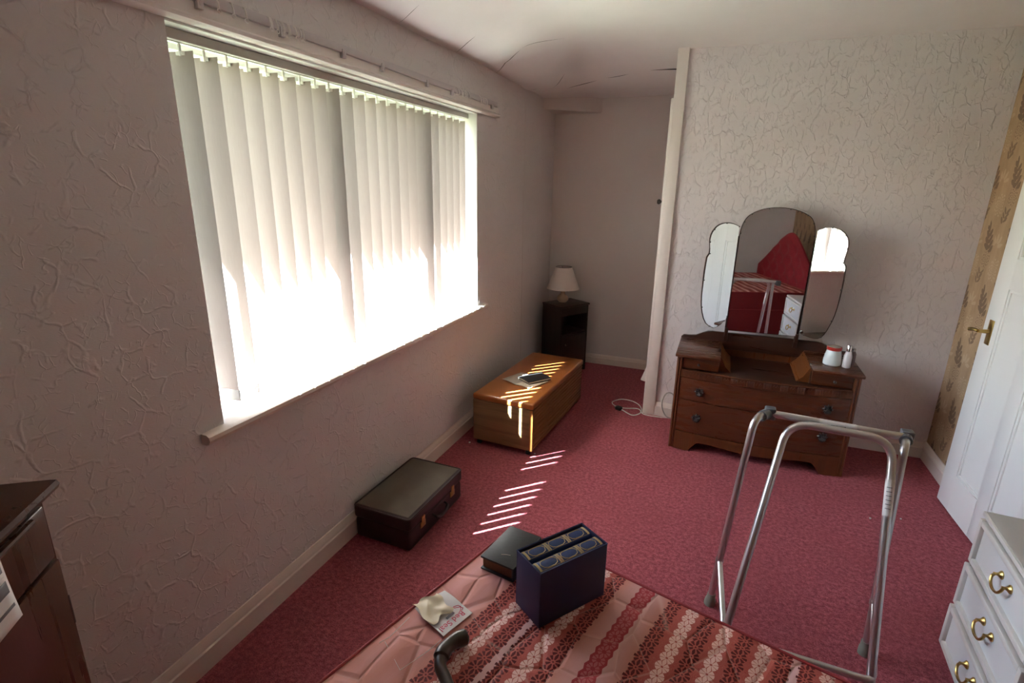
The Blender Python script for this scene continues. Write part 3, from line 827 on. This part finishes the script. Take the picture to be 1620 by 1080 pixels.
# ---- bedside cabinet and lamp in the alcove
BS = thing('bedside_cabinet', 'dark stained bedside cabinet with open shelf in alcove corner', 'cabinet', (.243, 4.327, 0), R(58))
w2, d2_, hh = .155, .118, .585   # local x across front, front is local -y
b = B(); b.box(-w2, -w2 + .016, -d2_, d2_, 0, hh); b.box(w2 - .016, w2, -d2_, d2_, 0, hh); b.box(-w2, w2, d2_ - .008, d2_, .03, hh); b.box(-w2 + .016, w2 - .016, -d2_, d2_, .035, .05); b.box(-w2 + .016, w2 - .016, -d2_ + .004, d2_, .345, .358)
b.build('cabinet_body', 'bedside_wood', BS)
b = B(); b.box(-w2 - .008, w2 + .008, -d2_ - .010, d2_, hh, hh + .016, .004); b.build('cabinet_top', 'bedside_wood', BS)
b = B(); b.box(-w2 + .016, w2 - .016, -d2_ - .002, -d2_ + .014, .515, hh, .002); b.build('top_rail', 'bedside_wood', BS)
b = B(); b.prism([(-w2 + .017, -d2_), (-w2 + .05, -d2_ - .010), (0, -d2_ - .015), (w2 - .05, -d2_ - .010), (w2 - .017, -d2_), (w2 - .017, -d2_ + .014), (-w2 + .017, -d2_ + .014)], .052, .345); dq = b.build('cabinet_door', 'bedside_wood', BS)
kx = Matrix.Translation((-.10, -d2_ - .008, .27)) @ Matrix.Rotation(PI / 2, 4, 'X')
b = B(); b.lathe([(0, .018), (.008, .016), (.010, .010), (.005, .004), (.006, 0)], seg=12, mat=kx); b.build('knob', 'bedside_wood', dq)
b = B(); b.box(-w2, w2, -d2_ + .006, d2_, 0, .036); b.build('cabinet_plinth', 'bedside_wood', BS)
LP = thing('table_lamp', 'table lamp with white empire shade and cream ceramic base', 'lamp', (.212, 4.330, hh + .016))
b = B(); b.lathe([(0, 0), (.030, .0), (.034, .004), (.046, .016), (.050, .030), (.046, .045), (.034, .058), (.022, .068), (.018, .078), (.021, .090), (.024, .096), (.018, .101), (.012, .104), (0, .104)], seg=28); b.build('lamp_base', 'ceramic', LP)
b = B(); b.lathe([(0, .104), (.013, .104), (.013, .150), (0, .150)], seg=14); b.build('bulb_holder', 'white_plastic', LP)
b = B(); b.lathe([(.138, .118), (.068, .300)], seg=40); b.lathe([(.1365, .118), (.0665, .300)], seg=40); o = b.build('lamp_shade', 'shade', LP, recalc=False)
b = B(); b.tube([(.1375 * math.cos(a * PI / 20), .1375 * math.sin(a * PI / 20), .119) for a in range(40)], .0022, 6, closed=True); b.build('shade_trim', 'shade', o)
b = B(); b.tube([(.0675 * math.cos(a * PI / 16), .0675 * math.sin(a * PI / 16), .300) for a in range(32)], .0025, 6, closed=True)
for a in range(3): b.tube([(.067 * math.cos(a * 2.094), .067 * math.sin(a * 2.094), .296), (0, 0, .262)], .0016, 5)
b.tube([(.010 * math.cos(a * PI / 6), .010 * math.sin(a * PI / 6), .262) for a in range(12)], .0016, 5, closed=True)
b.tube([(.0, .011, .15), (0, .011, .262)], .0015, 5); b.build('shade_ring', 'pewter', o)

# ---- suitcase
SC = thing('suitcase', 'small brown suitcase lying flat beside the window wall', 'suitcase', (.176, 1.928, 0), R(-1.5))
sw, sL = .146, .238
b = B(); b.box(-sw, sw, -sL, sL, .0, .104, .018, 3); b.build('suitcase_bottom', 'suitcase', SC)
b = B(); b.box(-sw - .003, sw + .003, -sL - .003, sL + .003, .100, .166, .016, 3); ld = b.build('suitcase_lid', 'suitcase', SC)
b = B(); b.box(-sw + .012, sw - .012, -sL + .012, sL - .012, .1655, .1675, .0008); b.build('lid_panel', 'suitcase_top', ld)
b = B()
rr = .018; o2 = []
for cxs, cys, a0 in ((1, 1, 0), (-1, 1, 90), (-1, -1, 180), (1, -1, 270)):
    for k in range(5): o2.append((cxs * (sw - rr + .001) + (rr) * math.cos(R(a0 + k * 22.5)), cys * (sL - rr + .001) + rr * math.sin(R(a0 + k * 22.5)), .161))
b.tube(o2, .0045, 6, closed=True); b.build('edge_binding', 'suitcase', ld)
b = B(); b.tube(spline([(sw + .004, -.055, .085), (sw + .022, -.052, .075), (sw + .028, -.025, .060), (sw + .028, .025, .060), (sw + .022, .052, .075), (sw + .004, .055, .085)], 5), [.005] * 5 + [.008] * 16 + [.005] * 5, 8); b.build('handle', 'black', SC)
for y in (-.135, .135):
    b = B(); b.box(sw + .001, sw + .006, y - .020, y + .020, .070, .098, .001); b.box(sw + .003, sw + .009, y - .012, y + .012, .090, .126, .002); b.build('latch', 'brass', SC)

# ---- bed: mattress, base with headboard
BA = R(-15.5); BP = Vector((.925, 1.352, 0)); BLEN, BWID, MZ = 1.78, 1.35, .53
# local frame: x along the bed from the foot, y across (far side y=0, camera side negative)
MT = thing('mattress', 'pink and red floral striped mattress with red piped edge', 'mattress', (BP.x, BP.y, .33), BA)
def rrect(L, W, r, n=6, inset=0.0):
    out = []
    for cxs, cys, a0 in ((L - r, -r, 0), (r, -r, 90), (r, -W + r, 180), (L - r, -W + r, 270)):
        for k in range(n + 1): out.append((cxs + (r - inset) * math.cos(R(a0 + 90 * k / n)), cys + (r - inset) * math.sin(R(a0 + 90 * k / n))))
    return out
MH = MZ - .33
def top_z(x, y):
    ex = min(x, BLEN - x, -y, y + BWID); e = sst(0, .06, max(0, ex))
    q = math.sin(x * 23.0 + math.sin(y * 9) * .6) * math.sin(y * 21.0 + x * 4)
    return MH - .006 * (1 - e) + .0035 * q * e
b = B()
NX, NY = 90, 70; vs = {}
def bedpt(i, j):
    x = BLEN * i / NX; y = -BWID * j / NY
    r = .075   # pull corners in to a round
    for cx_, cy_ in ((r, -r), (r, -BWID + r), (BLEN - r, -r), (BLEN - r, -BWID + r)):
        dx, dy = x - cx_, y - cy_
        if (dx < 0) == (cx_ == r) and (dy > 0) == (cy_ == -r) and dx * dy != 0:
            m_ = max(abs(dx), abs(dy)); h_ = math.hypot(dx, dy)
            x, y = cx_ + dx * m_ / h_, cy_ + dy * m_ / h_
    return (x, y, top_z(x, y))
b.grid(lambda u, v: bedpt(round(u * NX), round(v * NY)), NX, NY)
b.build('quilted_top', 'ticking', MT, 180)
b = B(); b.prism(rrect(BLEN, BWID, .075), 0.002, MH - .006); b.build('mattress_border', 'base_fabric', MT, 60)
for zz in (MH - .006, .008):
    b = B(); b.tube([(p[0], p[1], zz) for p in rrect(BLEN, BWID, .078, 8, -.002)], .0042, 8, closed=True); b.build('piping', 'piping', MT)
# paper label with torn yellow film
lb = B()
lab = [(.029, -.346), (.134, -.357), (.131, -.456), (.013, -.436)]
def q4(u, v): 
    a = Vector(lab[0]).lerp(Vector(lab[1]), u); c = Vector(lab[3]).lerp(Vector(lab[2]), u); p = a.lerp(c, v)
    return p
lb.sheet(lambda u, v: (q4(u, v).x, q4(u, v).y, MH + .006 + .0025 * math.sin(u * 5 + v * 3)), 8, 8, .001)
lo_ = lb.build('paper_label', 'paperwhite', MT)
b = B(); b.sheet(lambda u, v: (q4(.0 + .62 * u + .06 * math.sin(v * 9), .30 + .72 * v - .06 * math.sin(u * 7)).x - .012 * (1 - u) * (v - .2), q4(.62 * u, .30 + .72 * v - .05 * math.sin(u * 7)).y, MH + .0105 + .003 * math.sin(u * 9 + 1) * math.sin(v * 7) + .004 * (1 - u)), 12, 12, .0008); b.build('torn_film', 'yellowed', lo_)
tm = Matrix.Translation((.117, -.412, MH + .0105)) @ Matrix.Rotation(R(-94), 4, 'Z')
text_mesh('lettering', 'Red Seal', .0225, 'redink', lo_, tm)
b = B()
for i in range(9):
    a = i * .7; b.tube([(.100 + .012 * math.cos(a), -.372 + .009 * math.sin(a * 1.7), MH + .0095), (.100 + .012 * math.cos(a + .7), -.372 + .009 * math.sin(a * 1.7 + 1.2), MH + .0095)], .0009, 5)
b.build('printed_emblem', 'redink', lo_)
b = B()
for i in range(3): b.box(.098 + i * .0022, .0992 + i * .0022, -.414, -.388, MH + .008, MH + .0098)
b.build('small_print', 'greyink', lo_)
# old label outline left on the ticking
b = B(); b.tube([(.020, -.46, MH + .001), (.028, -.53, MH + .001), (.022, -.555, MH + .001)], .0007, 5); b.tube([(.030, -.545, MH + .001), (.115, -.575, MH + .0015), (.128, -.50, MH + .002), (.130, -.462, MH + .003)], .0007, 5); b.build('label_remnant', 'paperwhite', MT)

DB = thing('divan_base', 'dark red fabric divan bed base with buttoned red headboard', 'bed', (BP.x, BP.y, 0), BA)
b = B(); b.prism(rrect(BLEN, BWID, .05), .04, .331, bev=.006); b.build('divan_box', 'base_fabric', DB, 60)
b = B()
for x in (.08, BLEN - .1):
    for y in (-.08, -BWID + .08): b.lathe([(0, 0), (.022, 0), (.022, .042), (0, .042)], (x, y, 0), 14)
b.build('castor', 'blackplastic', DB)
hb = [(0, .35), (0, .62), (.03, .68), (.10, .725), (.20, .79), (.30, .865), (.40, .945), (.50, 1.02), (.58, 1.065), (.64, 1.085), (.675, 1.09), (.71, 1.085), (.77, 1.065), (.85, 1.02), (.95, .945), (1.05, .865), (1.15, .79), (1.25, .725), (1.32, .68), (1.35, .62), (1.35, .35)]
b = B(); b.prism([(-p[0], p[1]) for p in dens(hb, 3)], BLEN + .002, BLEN + .022, 'x'); hbo = b.build('headboard', 'velvet', DB, 60)
# deep-buttoned padded face
def hb_top(y):
    for (a, za), (c, zc) in zip(hb[1:-1], hb[2:-1]):
        if a <= y <= c and c > a: return za + (zc - za) * (y - a) / (c - a)
    return .62
btn = []
for r_ in range(7):
    z = .44 + r_ * .115
    for c_ in range(-8, 9):
        y = .675 + (c_ + .5 * (r_ % 2)) * .20
        if .05 < y < 1.30 and z < hb_top(y) - .05: btn.append((y, z))
def pad(y, z):
    d = min(math.hypot(y - q[0], z - q[1]) for q in btn); e = min(y, 1.35 - y, hb_top(y) - z)
    return (.010 + .034 * (1 - math.exp(-(d / .055) ** 2))) * sst(0, .045, max(0, e))
b = B(); b.grid(lambda u, v: (BLEN - pad(1.35 * u, .36 + (hb_top(1.35 * u) - .36) * v), -1.35 * u, .36 + (hb_top(1.35 * u) - .36) * v), 80, 44); b.build('buttoned_pad', 'velvet', hbo, 180)
b0 = None
for y, z in btn:
    if b0 is None:
        b = B(); b.lathe([(0, .006), (.007, .004), (.010, 0), (0, -.004)], seg=10, mat=Matrix.Rotation(-PI / 2, 4, 'Y')); b0 = b.build('button', 'velvet', hbo); b0.location = (BLEN - .010, -y, z)
    else: share(b0, hbo, (BLEN - .010, -y, z))

# ---- things on the bed
ZB = MZ + .003
bk = thing('leather_bible', 'thick black leather book lying on mattress beside blue slipcase', 'book', (.975, 1.195, ZB), R(-9.5))
b = B(); b.box(-.050, .053, -.080, .080, .036, .0425, .002); b.box(-.050, .053, -.080, .080, .0, .0055, .002); b.box(-.052, -.046, -.080, .080, .0, .0425, .002)
b.bm.transform(Matrix.Rotation(PI, 4, 'Z') @ Matrix.Translation((-.0015, 0, 0))); b.build('cover', 'black', bk)
b = B(); b.box(-.048, .046, -.075, .075, .005, .0365, .004, 2); b.build('page_block', 'pages', bk)
b = B(); b.tube(spline([(-.006, -.046, .0428), (.006, -.040, .0428), (.018, -.036, .0428)], 4), .0009, 5); b.build('scuff_mark', 'cream_paper', bk)
# slipcase: near corner, long side direction
sc0 = Vector((1.126, .990)); e1 = (Vector((1.247, 1.160)) - sc0); e2 = (Vector((1.045, 1.048)) - sc0)
sa = math.atan2(e1.y, e1.x) + R(0.0); LS, WS, HS = .209, .100, .156
case = thing('book_slipcase', 'navy blue cloth slipcase standing on the striped mattress', 'slipcase', (sc0.x, sc0.y, ZB - .002), sa)
t = .003
for nm, q in (('long_panel', (0, LS, 0, t, 0, HS)), ('long_panel', (0, LS, WS - t, WS, 0, HS)), ('end_panel', (0, t, t, WS - t, 0, HS)), ('end_panel', (LS - t, LS, t, WS - t, 0, HS)), ('bottom_panel', (t, LS - t, t, WS - t, 0, t))):
    b = B(); b.box(*q, .0008); b.build(nm, 'navy', case)
b = B(); b.tube([(0, 0, HS), (LS, 0, HS), (LS, WS, HS), (0, WS, HS)], .0012, 6, closed=True); b.build('rim', 'navybook', case)
ca, sa_ = math.cos(sa), math.sin(sa)
def bound_book(ly, label):
    o = thing('bound_book', label, 'book', (sc0.x + ca * LS / 2 - sa_ * ly, sc0.y + sa_ * LS / 2 + ca * ly, ZB + .0015), sa, 'gilt books in the slipcase')
    hw, ht, top = LS / 2 - .005, .020, HS - .006
    b = B()
    prof = [(-ht, .0), (-ht, top - .006)] + [(ht * math.cos(R(180 - k * 22.5)), top - .006 + .007 * math.sin(R(k * 22.5))) for k in range(1, 8)] + [(ht, top - .006), (ht, 0), (ht - .003, 0), (ht - .003, top - .009), (-ht + .003, top - .009), (-ht + .003, 0)]
    b.prism(prof, -hw, hw, 'x'); b.build('cover', 'navybook', o)
    b = B(); b.box(-hw + .003, hw - .003, -ht + .003, ht - .003, .003, top - .010); b.build('page_block', 'cream_paper', o)
    def zz(y): return top - .006 + .007 * math.sqrt(max(0, 1 - (y / ht) ** 2)) + .0004
    for cxk in (-.062, .0, .062):
        b = B()
        ol = [(.024, .0), (.019, .010), (.010, .0135), (-.010, .0135), (-.019, .010), (-.024, .0), (-.019, -.010), (-.010, -.0135), (.010, -.0135), (.019, -.010)]
        b.tube([(cxk + p[0], p[1], zz(p[1])) for p in ol], .0009, 5, closed=True)
        ol2 = [(.0295, .0155), (-.0295, .0155), (-.0295, -.0155), (.0295, -.0155)]
        b.tube([(cxk + p[0], p[1], zz(p[1])) for p in ol2], .0004, 5, closed=True)
        b.build('gilt_frame', 'gilt', o)
    for cxk in (-.094, -.031, .031, .094):
        b = B()
        for dx in ((-.0035, .0, .0035) if abs(cxk) < .05 else (-.002, .0, .002)):
            b.tube([(cxk + dx, -ht * .8 + ht * 1.6 * k / 6, zz(-ht * .8 + ht * 1.6 * k / 6)) for k in range(7)], .0012 if dx else .0007, 5)
        b.build('gilt_band', 'gilt', o)
    return o
bound_book(.0255, 'gilt-tooled blue book in slipcase, on the side nearer the walking stick')
bound_book(.0745, 'gilt-tooled blue book in slipcase, on the side nearer the black book')

st = thing('walking_stick', 'dark knotty wooden walking stick with bent handle on mattress', 'walking stick', (.97, .82, ZB + .014))
P = spline([(.017, .066, .006), (-.005, .040, .006), (-.014, .008, .004), (-.003, -.025, .002), (.030, -.055, .0), (.10, -.125, -.002), (.30, -.35, -.002), (.56, -.64, -.002)], 8)
rad = [.0170 + .0012 * math.sin(i * .45) for i in range(len(P))]; rad[0] = .013
for i in range(20, len(P)): rad[i] = .0135 - .004 * (i - 20) / len(P)
b = B(); b.tube(P, rad, 14); b.build('stick_shaft', 'stick', st)
b = B(); b.tube([P[-1] + Vector((-.02, .022, 0)), P[-1] + Vector((.012, -.013, 0))], [.0125, .014], 12); b.build('rubber_ferrule', 'ferrule', st)

# ---- walking frame
WF = thing('walker', 'aluminium folding walker with grey clamps standing beside the mattress', 'walker', (1.80, 1.85, 0))
o_ = Vector((1.80, 1.85, 0)); L_ = lambda *p: tuple(Vector(p) - o_)
RT = .0125
legL = fillet([L_(1.652, 1.975, .790), L_(1.603, 1.880, .792), L_(1.545, 1.874, .02)], [.045], 8)
b = B(); b.tube(legL, RT, 14); b.build('rear_leg', 'alu', WF)
legR = fillet([L_(2.072, 1.972, .775), L_(2.044, 1.885, .772), L_(2.057, 1.835, .02)], [.04], 8)
b = B(); b.tube(legR, RT, 14); b.build('rear_leg', 'alu', WF)
b = B(); b.tube(fillet([L_(1.648, 1.968, .788), L_(1.69, 1.955, .790), L_(2.04, 1.945, .782), L_(2.078, 1.966, .778)], [.03, .03], 5), RT * 1.02, 14); ch = b.build('top_crossbar', 'alu', WF)
b = B(); m_ = L_(1.865, 1.950, .7862); b.tube([(m_[0] - .055, m_[1] + .0015, m_[2] + .0012), (m_[0] + .055, m_[1] - .0015, m_[2] - .0012)], RT * 1.06, 14); sk = b.build('maker_sticker', 'paperwhite', ch)
b = B()
rs = random.Random(3)
for i in range(9): b.box(m_[0] - .020 + i * .0048, m_[0] - .0168 + i * .0048, m_[1] - .0150, m_[1] - .0120, m_[2] - .001 + rs.uniform(-.001, .001), m_[2] + .0035 + rs.uniform(-.001, .001))
b.build('sticker_print', 'greyink', sk)
for p, q in ((L_(1.655, 1.972, .788), L_(1.628, 1.925, .788)), (L_(2.068, 1.975, .776), L_(2.058, 1.93, .775))):
    b = B(); b.tube([p, q], .0185, 14); b.box(p[0] - .016, p[0] + .020, p[1] - .022, p[1] + .012, p[2] - .022, p[2] + .022, .005); b.build('clamp', 'clamp', WF)
A1, A2 = L_(1.578, 1.605, .02), L_(2.016, 1.588, .02)
front = fillet([A1, L_(1.712, 1.918, .785), L_(2.016, 1.895, .785), A2], [.075, .075], 10)
b = B(); b.tube(front, RT * 1.04, 14); fo = b.build('front_frame', 'alu', WF)
fa, fb = Vector(L_(2.016, 1.895, .785)), Vector(A2)
p = fa.lerp(fb, .150); q = fa.lerp(fb, .290)
b = B(); b.tube([p, q], RT * 1.09, 14); sk2 = b.build('instruction_sticker', 'paperwhite', fo)
b = B(); ax = (q - p).normalized(); vw = (CAM - o_ - p); vw = (vw - ax * vw.dot(ax)).normalized(); sd = ax.cross(vw)
for i in range(6):
    c = p.lerp(q, .22 + i * .115); wv = .006 + .0015 * (i % 2)
    pts = [c + (vw * math.cos(a_) + sd * math.sin(a_)) * RT * 1.085 for a_ in [(-.55 + 1.1 * k / 6) for k in range(7)]]
    b.tube(pts, .0011, 5)
b.build('sticker_print', 'greyink', sk2)
def onleg(a, bq, z): a, bq = Vector(a), Vector(bq); t_ = (z + 0 - a.z) / (bq.z - a.z); return a.lerp(bq, t_)
ftl = Vector(L_(1.712, 1.918, .785)); ftr = fa
zb_ = .19
rl_ = onleg(L_(1.603, 1.880, .792), L_(1.545, 1.874, .02), zb_ + .015); rr_ = onleg(L_(2.044, 1.885, .772), L_(2.057, 1.835, .02), zb_ + .015)
nl_ = onleg(ftl, A1, .10); nr_ = onleg(ftr, A2, .10)
b = B(); b.tube(fillet([rl_, nl_ + Vector((-.004, -.012, 0)), nr_ + Vector((.004, -.012, 0)), rr_], [.03, .03], 8), .0105, 12); b.build('lower_brace', 'alu', WF)
for pnt, top in ((L_(1.545, 1.874, 0), legL[-2]), (L_(2.057, 1.835, 0), legR[-2]), (tuple(Vector(A1) + Vector((0, 0, -.02))), ftl), (tuple(Vector(A2) + Vector((0, 0, -.02))), ftr)):
    d_ = (Vector(top) - Vector(pnt)).normalized(); p0 = Vector(pnt) + Vector((0, 0, .001))
    b = B(); b.tube([p0, p0 + d_ * .010, p0 + d_ * .026, p0 + d_ * .030, p0 + d_ * .050], [.0205, .0205, .019, .0165, .0155], 14); b.build('rubber_ferrule', 'ferrule', WF)
for s_ in (rl_, rr_):
    b = B(); b.lathe([(0, -.016), (.010, -.016), (.0145, -.006), (.0145, .006), (.010, .016), (0, .016)], tuple(s_), 12); b.build('brace_joint', 'alu', WF)

# ---- white chest of drawers beside the bed
CW = thing('white_chest', 'white three drawer bedside chest with brass swan-neck handles', 'chest of drawers', (2.305, 1.905, 0), R(-94))
# local: x along the front (towards the camera side), y=0 front face, +y away to the wall, so front faces -y
cw, cd, chh = .46, .355, .590
b = B(); b.box(0, .016, .012, cd, 0, chh - .016); b.box(cw - .016, cw, .012, cd, 0, chh - .016); b.box(.016, cw - .016, cd - .01, cd, .02, chh - .016); b.box(.016, cw - .016, .02, cd, .05, .066); b.box(.016, cw - .016, .03, .045, .0, .05); b.build('chest_body', 'chest_white', CW)
b = B(); b.box(-.006, cw + .006, -.010, cd, chh - .016, chh, .003); tp = b.build('chest_top', 'chest_trim', CW)
b = B(); b.box(.0, cw, -.004, cd - .006, chh - .002, chh + .0015, .001); b.build('top_panel', 'chest_top', tp)
for k in range(3):
    z1 = .568 - k * .166; z0 = z1 - .158
    out = -.006 * k
    b = B(); b.box(.002, cw - .002, out - .004, .014, z0 + .004, z1 - .004); dwr = b.build('drawer', 'chest_white', CW)
    b = B(); f_ = .020
    for q in ((0, f_, z0, z1), (cw - f_, cw, z0, z1), (f_, cw - f_, z0, z0 + f_), (f_, cw - f_, z1 - f_, z1)): b.box(q[0], q[1], out - .016, out + .006, q[2], q[3], .004)
    b.build('moulding_frame', 'chest_trim', dwr)
    b = B(); zc = (z0 + z1) / 2 + .012; xc_ = cw / 2
    for s_ in (-1, 1):
        kx = Matrix.Translation((xc_ + s_ * .032, out - .004, zc)) @ Matrix.Rotation(PI / 2, 4, 'X')
        b.lathe([(0, .014), (.004, .014), (.005, .010), (.009, .006), (.0125, .003), (.0125, 0)], seg=14, mat=kx)
        b.tube([(xc_ + s_ * .032, out - .004, zc), (xc_ + s_ * .032, out - .024, zc)], .0042, 8)
    b.tube(spline([(xc_ - .032, out - .020, zc), (xc_ - .034, out - .025, zc - .012), (xc_ - .022, out - .028, zc - .026), (xc_, out - .029, zc - .031), (xc_ + .022, out - .028, zc - .026), (xc_ + .034, out - .025, zc - .012), (xc_ + .032, out - .020, zc)], 5), .0040, 8)
    b.build('bail_handle', 'brass', dwr)

# ---- brown cabinet by the window wall, close to the camera
CF = Vector((.398, .465)); ce = Vector((.58, -.815)).normalized(); cang = math.atan2(ce.y, ce.x)
CB = thing('wooden_cabinet', 'tall brown wooden cabinet with drawer and hinged door below', 'cabinet', (CF.x, CF.y, 0), cang)
# local x runs along the front (right edge at 0 to left edge at kw), front faces +y, depth to -y
kw, kd, kh = .325, .33, 1.05
b = B(); b.box(.006, .022, -kd, -.012, .0, kh - .02); b.box(kw - .022, kw - .006, -kd, -.012, .0, kh - .02); b.box(.02, kw - .02, -kd, -kd + .01, .03, kh - .02); b.box(.02, kw - .02, -kd, -.02, .06, .08); b.box(.02, kw - .02, -.02, -.012, kh - .03, kh - .02); b.build('cabinet_body', 'cab_wood', CB)
pt = [(-kd, kh - .022), (-.004, kh - .022), (.010, kh - .016), (.014, kh - .008), (.010, kh - .001), (.0, kh), (-kd, kh)]
b = B(); b.prism(pt, -.006, kw + .006, 'x'); b.build('cabinet_top', 'cab_wood', CB)
b = B(); b.box(.020, kw - .02, -.016, -.004, kh - .135, kh - .034, .003); b.build('drawer', 'cab_wood', CB)
b = B(); b.tube([(.06, -.001, kh - .040), (kw - .06, -.001, kh - .040)], .006, 8); b.build('drawer_lip', 'cab_wood', CB)
b = B(); b.box(.016, kw - .016, -.016, -.002, .09, kh - .142, .003); cdq = b.build('cabinet_door', 'cab_wood', CB)
for z in (kh - .25, .42, .15):
    b = B(); b.box(.0165, .0205, -.014, -.0012, z - .030, z + .030, .0005); b.build('hinge', 'pewter', cdq)
b = B(); b.box(.02, kw - .02, -.022, -.012, .0, .088); b.build('cabinet_plinth', 'cab_wood', CB)
# folded newspaper hanging over the top edge of it
NP = thing('folded_newspaper', 'folded newspaper hanging over the front edge of the brown cabinet', 'newspaper', (CF.x, CF.y, kh), cang)
def np_pt(u, v):
    x = .176 + .14 * u + .010 * math.sin(v * 3.0) * (1 - u)
    s_ = -.10 + .25 * v
    if s_ < 0: return (x, s_ + .012, .005)
    a_ = min(s_ / .022, PI / 2) 
    return (x, .012 + .012 * math.sin(a_) + .004 * v, .005 - .012 * (1 - math.cos(a_)) - max(0, s_ - .0345))
def thick_sheet(f, nu, nv, th, name, mat, parent):
    b_ = B(); b_.grid(f, nu, nv); o = b_.build(name, mat, parent, 60)
    md = o.modifiers.new('thickness', 'SOLIDIFY'); md.thickness = th; md.offset = 0; return o
thick_sheet(np_pt, 8, 24, .006, 'newspaper_sheets', 'paperwhite', NP)
def np_off(f, d=.0036):
    def g(u, v):
        p = Vector(f(u, v)); q = Vector(f(u, min(1, v + .02))); t_ = (q - p)
        if t_.length < 1e-6: t_ = p - Vector(f(u, v - .02))
        n_ = Vector((1, 0, 0)).cross(t_).normalized()
        if n_.y + n_.z < 0: n_ = -n_
        return p + n_ * d
    return g
for va_, vb_, m_ in ((.60, .66, 'greyink'), (.69, .71, 'paperwhite'), (.72, .80, 'greyink'), (.88, .90, 'greyink')):
    g = np_off(np_pt); thick_sheet(lambda u, v: g(.04 + .9 * u, va_ + (vb_ - va_) * v), 6, 4, .0006, 'printed_band', m_, NP)
g = np_off(np_pt)
b = B(); b.tube([Vector(g(.10 + .05 * math.cos(a * PI / 8), .44 + .035 * math.sin(a * PI / 8))) for a in range(1, 16)], .0018, 6); b.tube([g(.02, .50), g(.06, .50), g(.1, .50)], .0012, 6); b.build('headline_letter', 'greyink', NP)

# ---- flex with plug on the carpet, grey cable behind the dressing table
fx = thing('mains_flex', 'white mains flex with black plug lying on the carpet', 'cable', (.95, 3.68, .004))
q_ = lambda x, y, z=.0: (x - .95, y - 3.68, z)
b = B(); b.tube(spline([q_(.895, 3.600, .008), (.975 - .95, 3.553 - 3.68, 0), q_(1.020, 3.60), q_(1.022, 3.65), q_(.99, 3.685), q_(.90, 3.655), q_(.835, 3.67), q_(.800, 3.735), q_(.85, 3.815), q_(.93, 3.815), q_(.99, 3.765), q_(1.022, 3.69), q_(1.032, 3.625), q_(1.07, 3.595), q_(1.15, 3.595), q_(1.22, 3.608), q_(1.30, 3.61)], 7), .0036, 8); b.build('flex_cord', 'flex', fx)
b = B(); b.box(-.024, .020, -.018, .018, -.002, .024, .006); o = b.build('plug', 'blackplastic', fx); o.location = q_(.872, 3.612); o.rotation_euler = (0, 0, R(-25))
b = B(); b.box(-.042, -.024, -.004, .004, .006, .012, .001); b.box(-.040, -.024, -.012, -.008, .006, .010, .001); b.box(-.040, -.024, .008, .012, .006, .010, .001); pn = b.build('pin', 'chrome', o)
gc = thing('grey_cable', 'loop of grey cable between corner trim and dressing table', 'cable', (1.18, 3.60, 0))
b = B(); b.tube(spline([(.075, -.015, .165), (.045, -.010, .195), (.010, -.008, .185), (-.012, -.006, .13), (-.004, -.006, .065), (.025, -.008, .02), (.07, -.01, .008)], 7), .0045, 8); b.build('cable_loop', 'greycable', gc)

# ---- scraps of paper on the carpet
SCR = (((0.101, 2.727), 'white paper scrap on the carpet beside the skirting under the window'), ((0.525, 2.748), 'white paper scrap on the carpet by the castor of the blanket box'),
       ((2.267, 2.776), 'tiny white paper scrap on open carpet beyond the walker'), ((2.409, 2.830), 'tiny white paper scrap on open carpet beyond the walker'))
for i, ((x, y), lab_) in enumerate(SCR):
    b = B(); k = .006 if i else .008
    b.prism([(k * math.cos(a * 1.1 + i) * (.7 + .3 * math.sin(a * 3 + i)), k * math.sin(a * 1.1 + i)) for a in range(6)], 0, .0035)
    o = b.build('paper_scrap', 'paperwhite'); o.location = (x, y, .001)
    tag(o, lab_, 'scrap', 'paper scraps on the carpet')
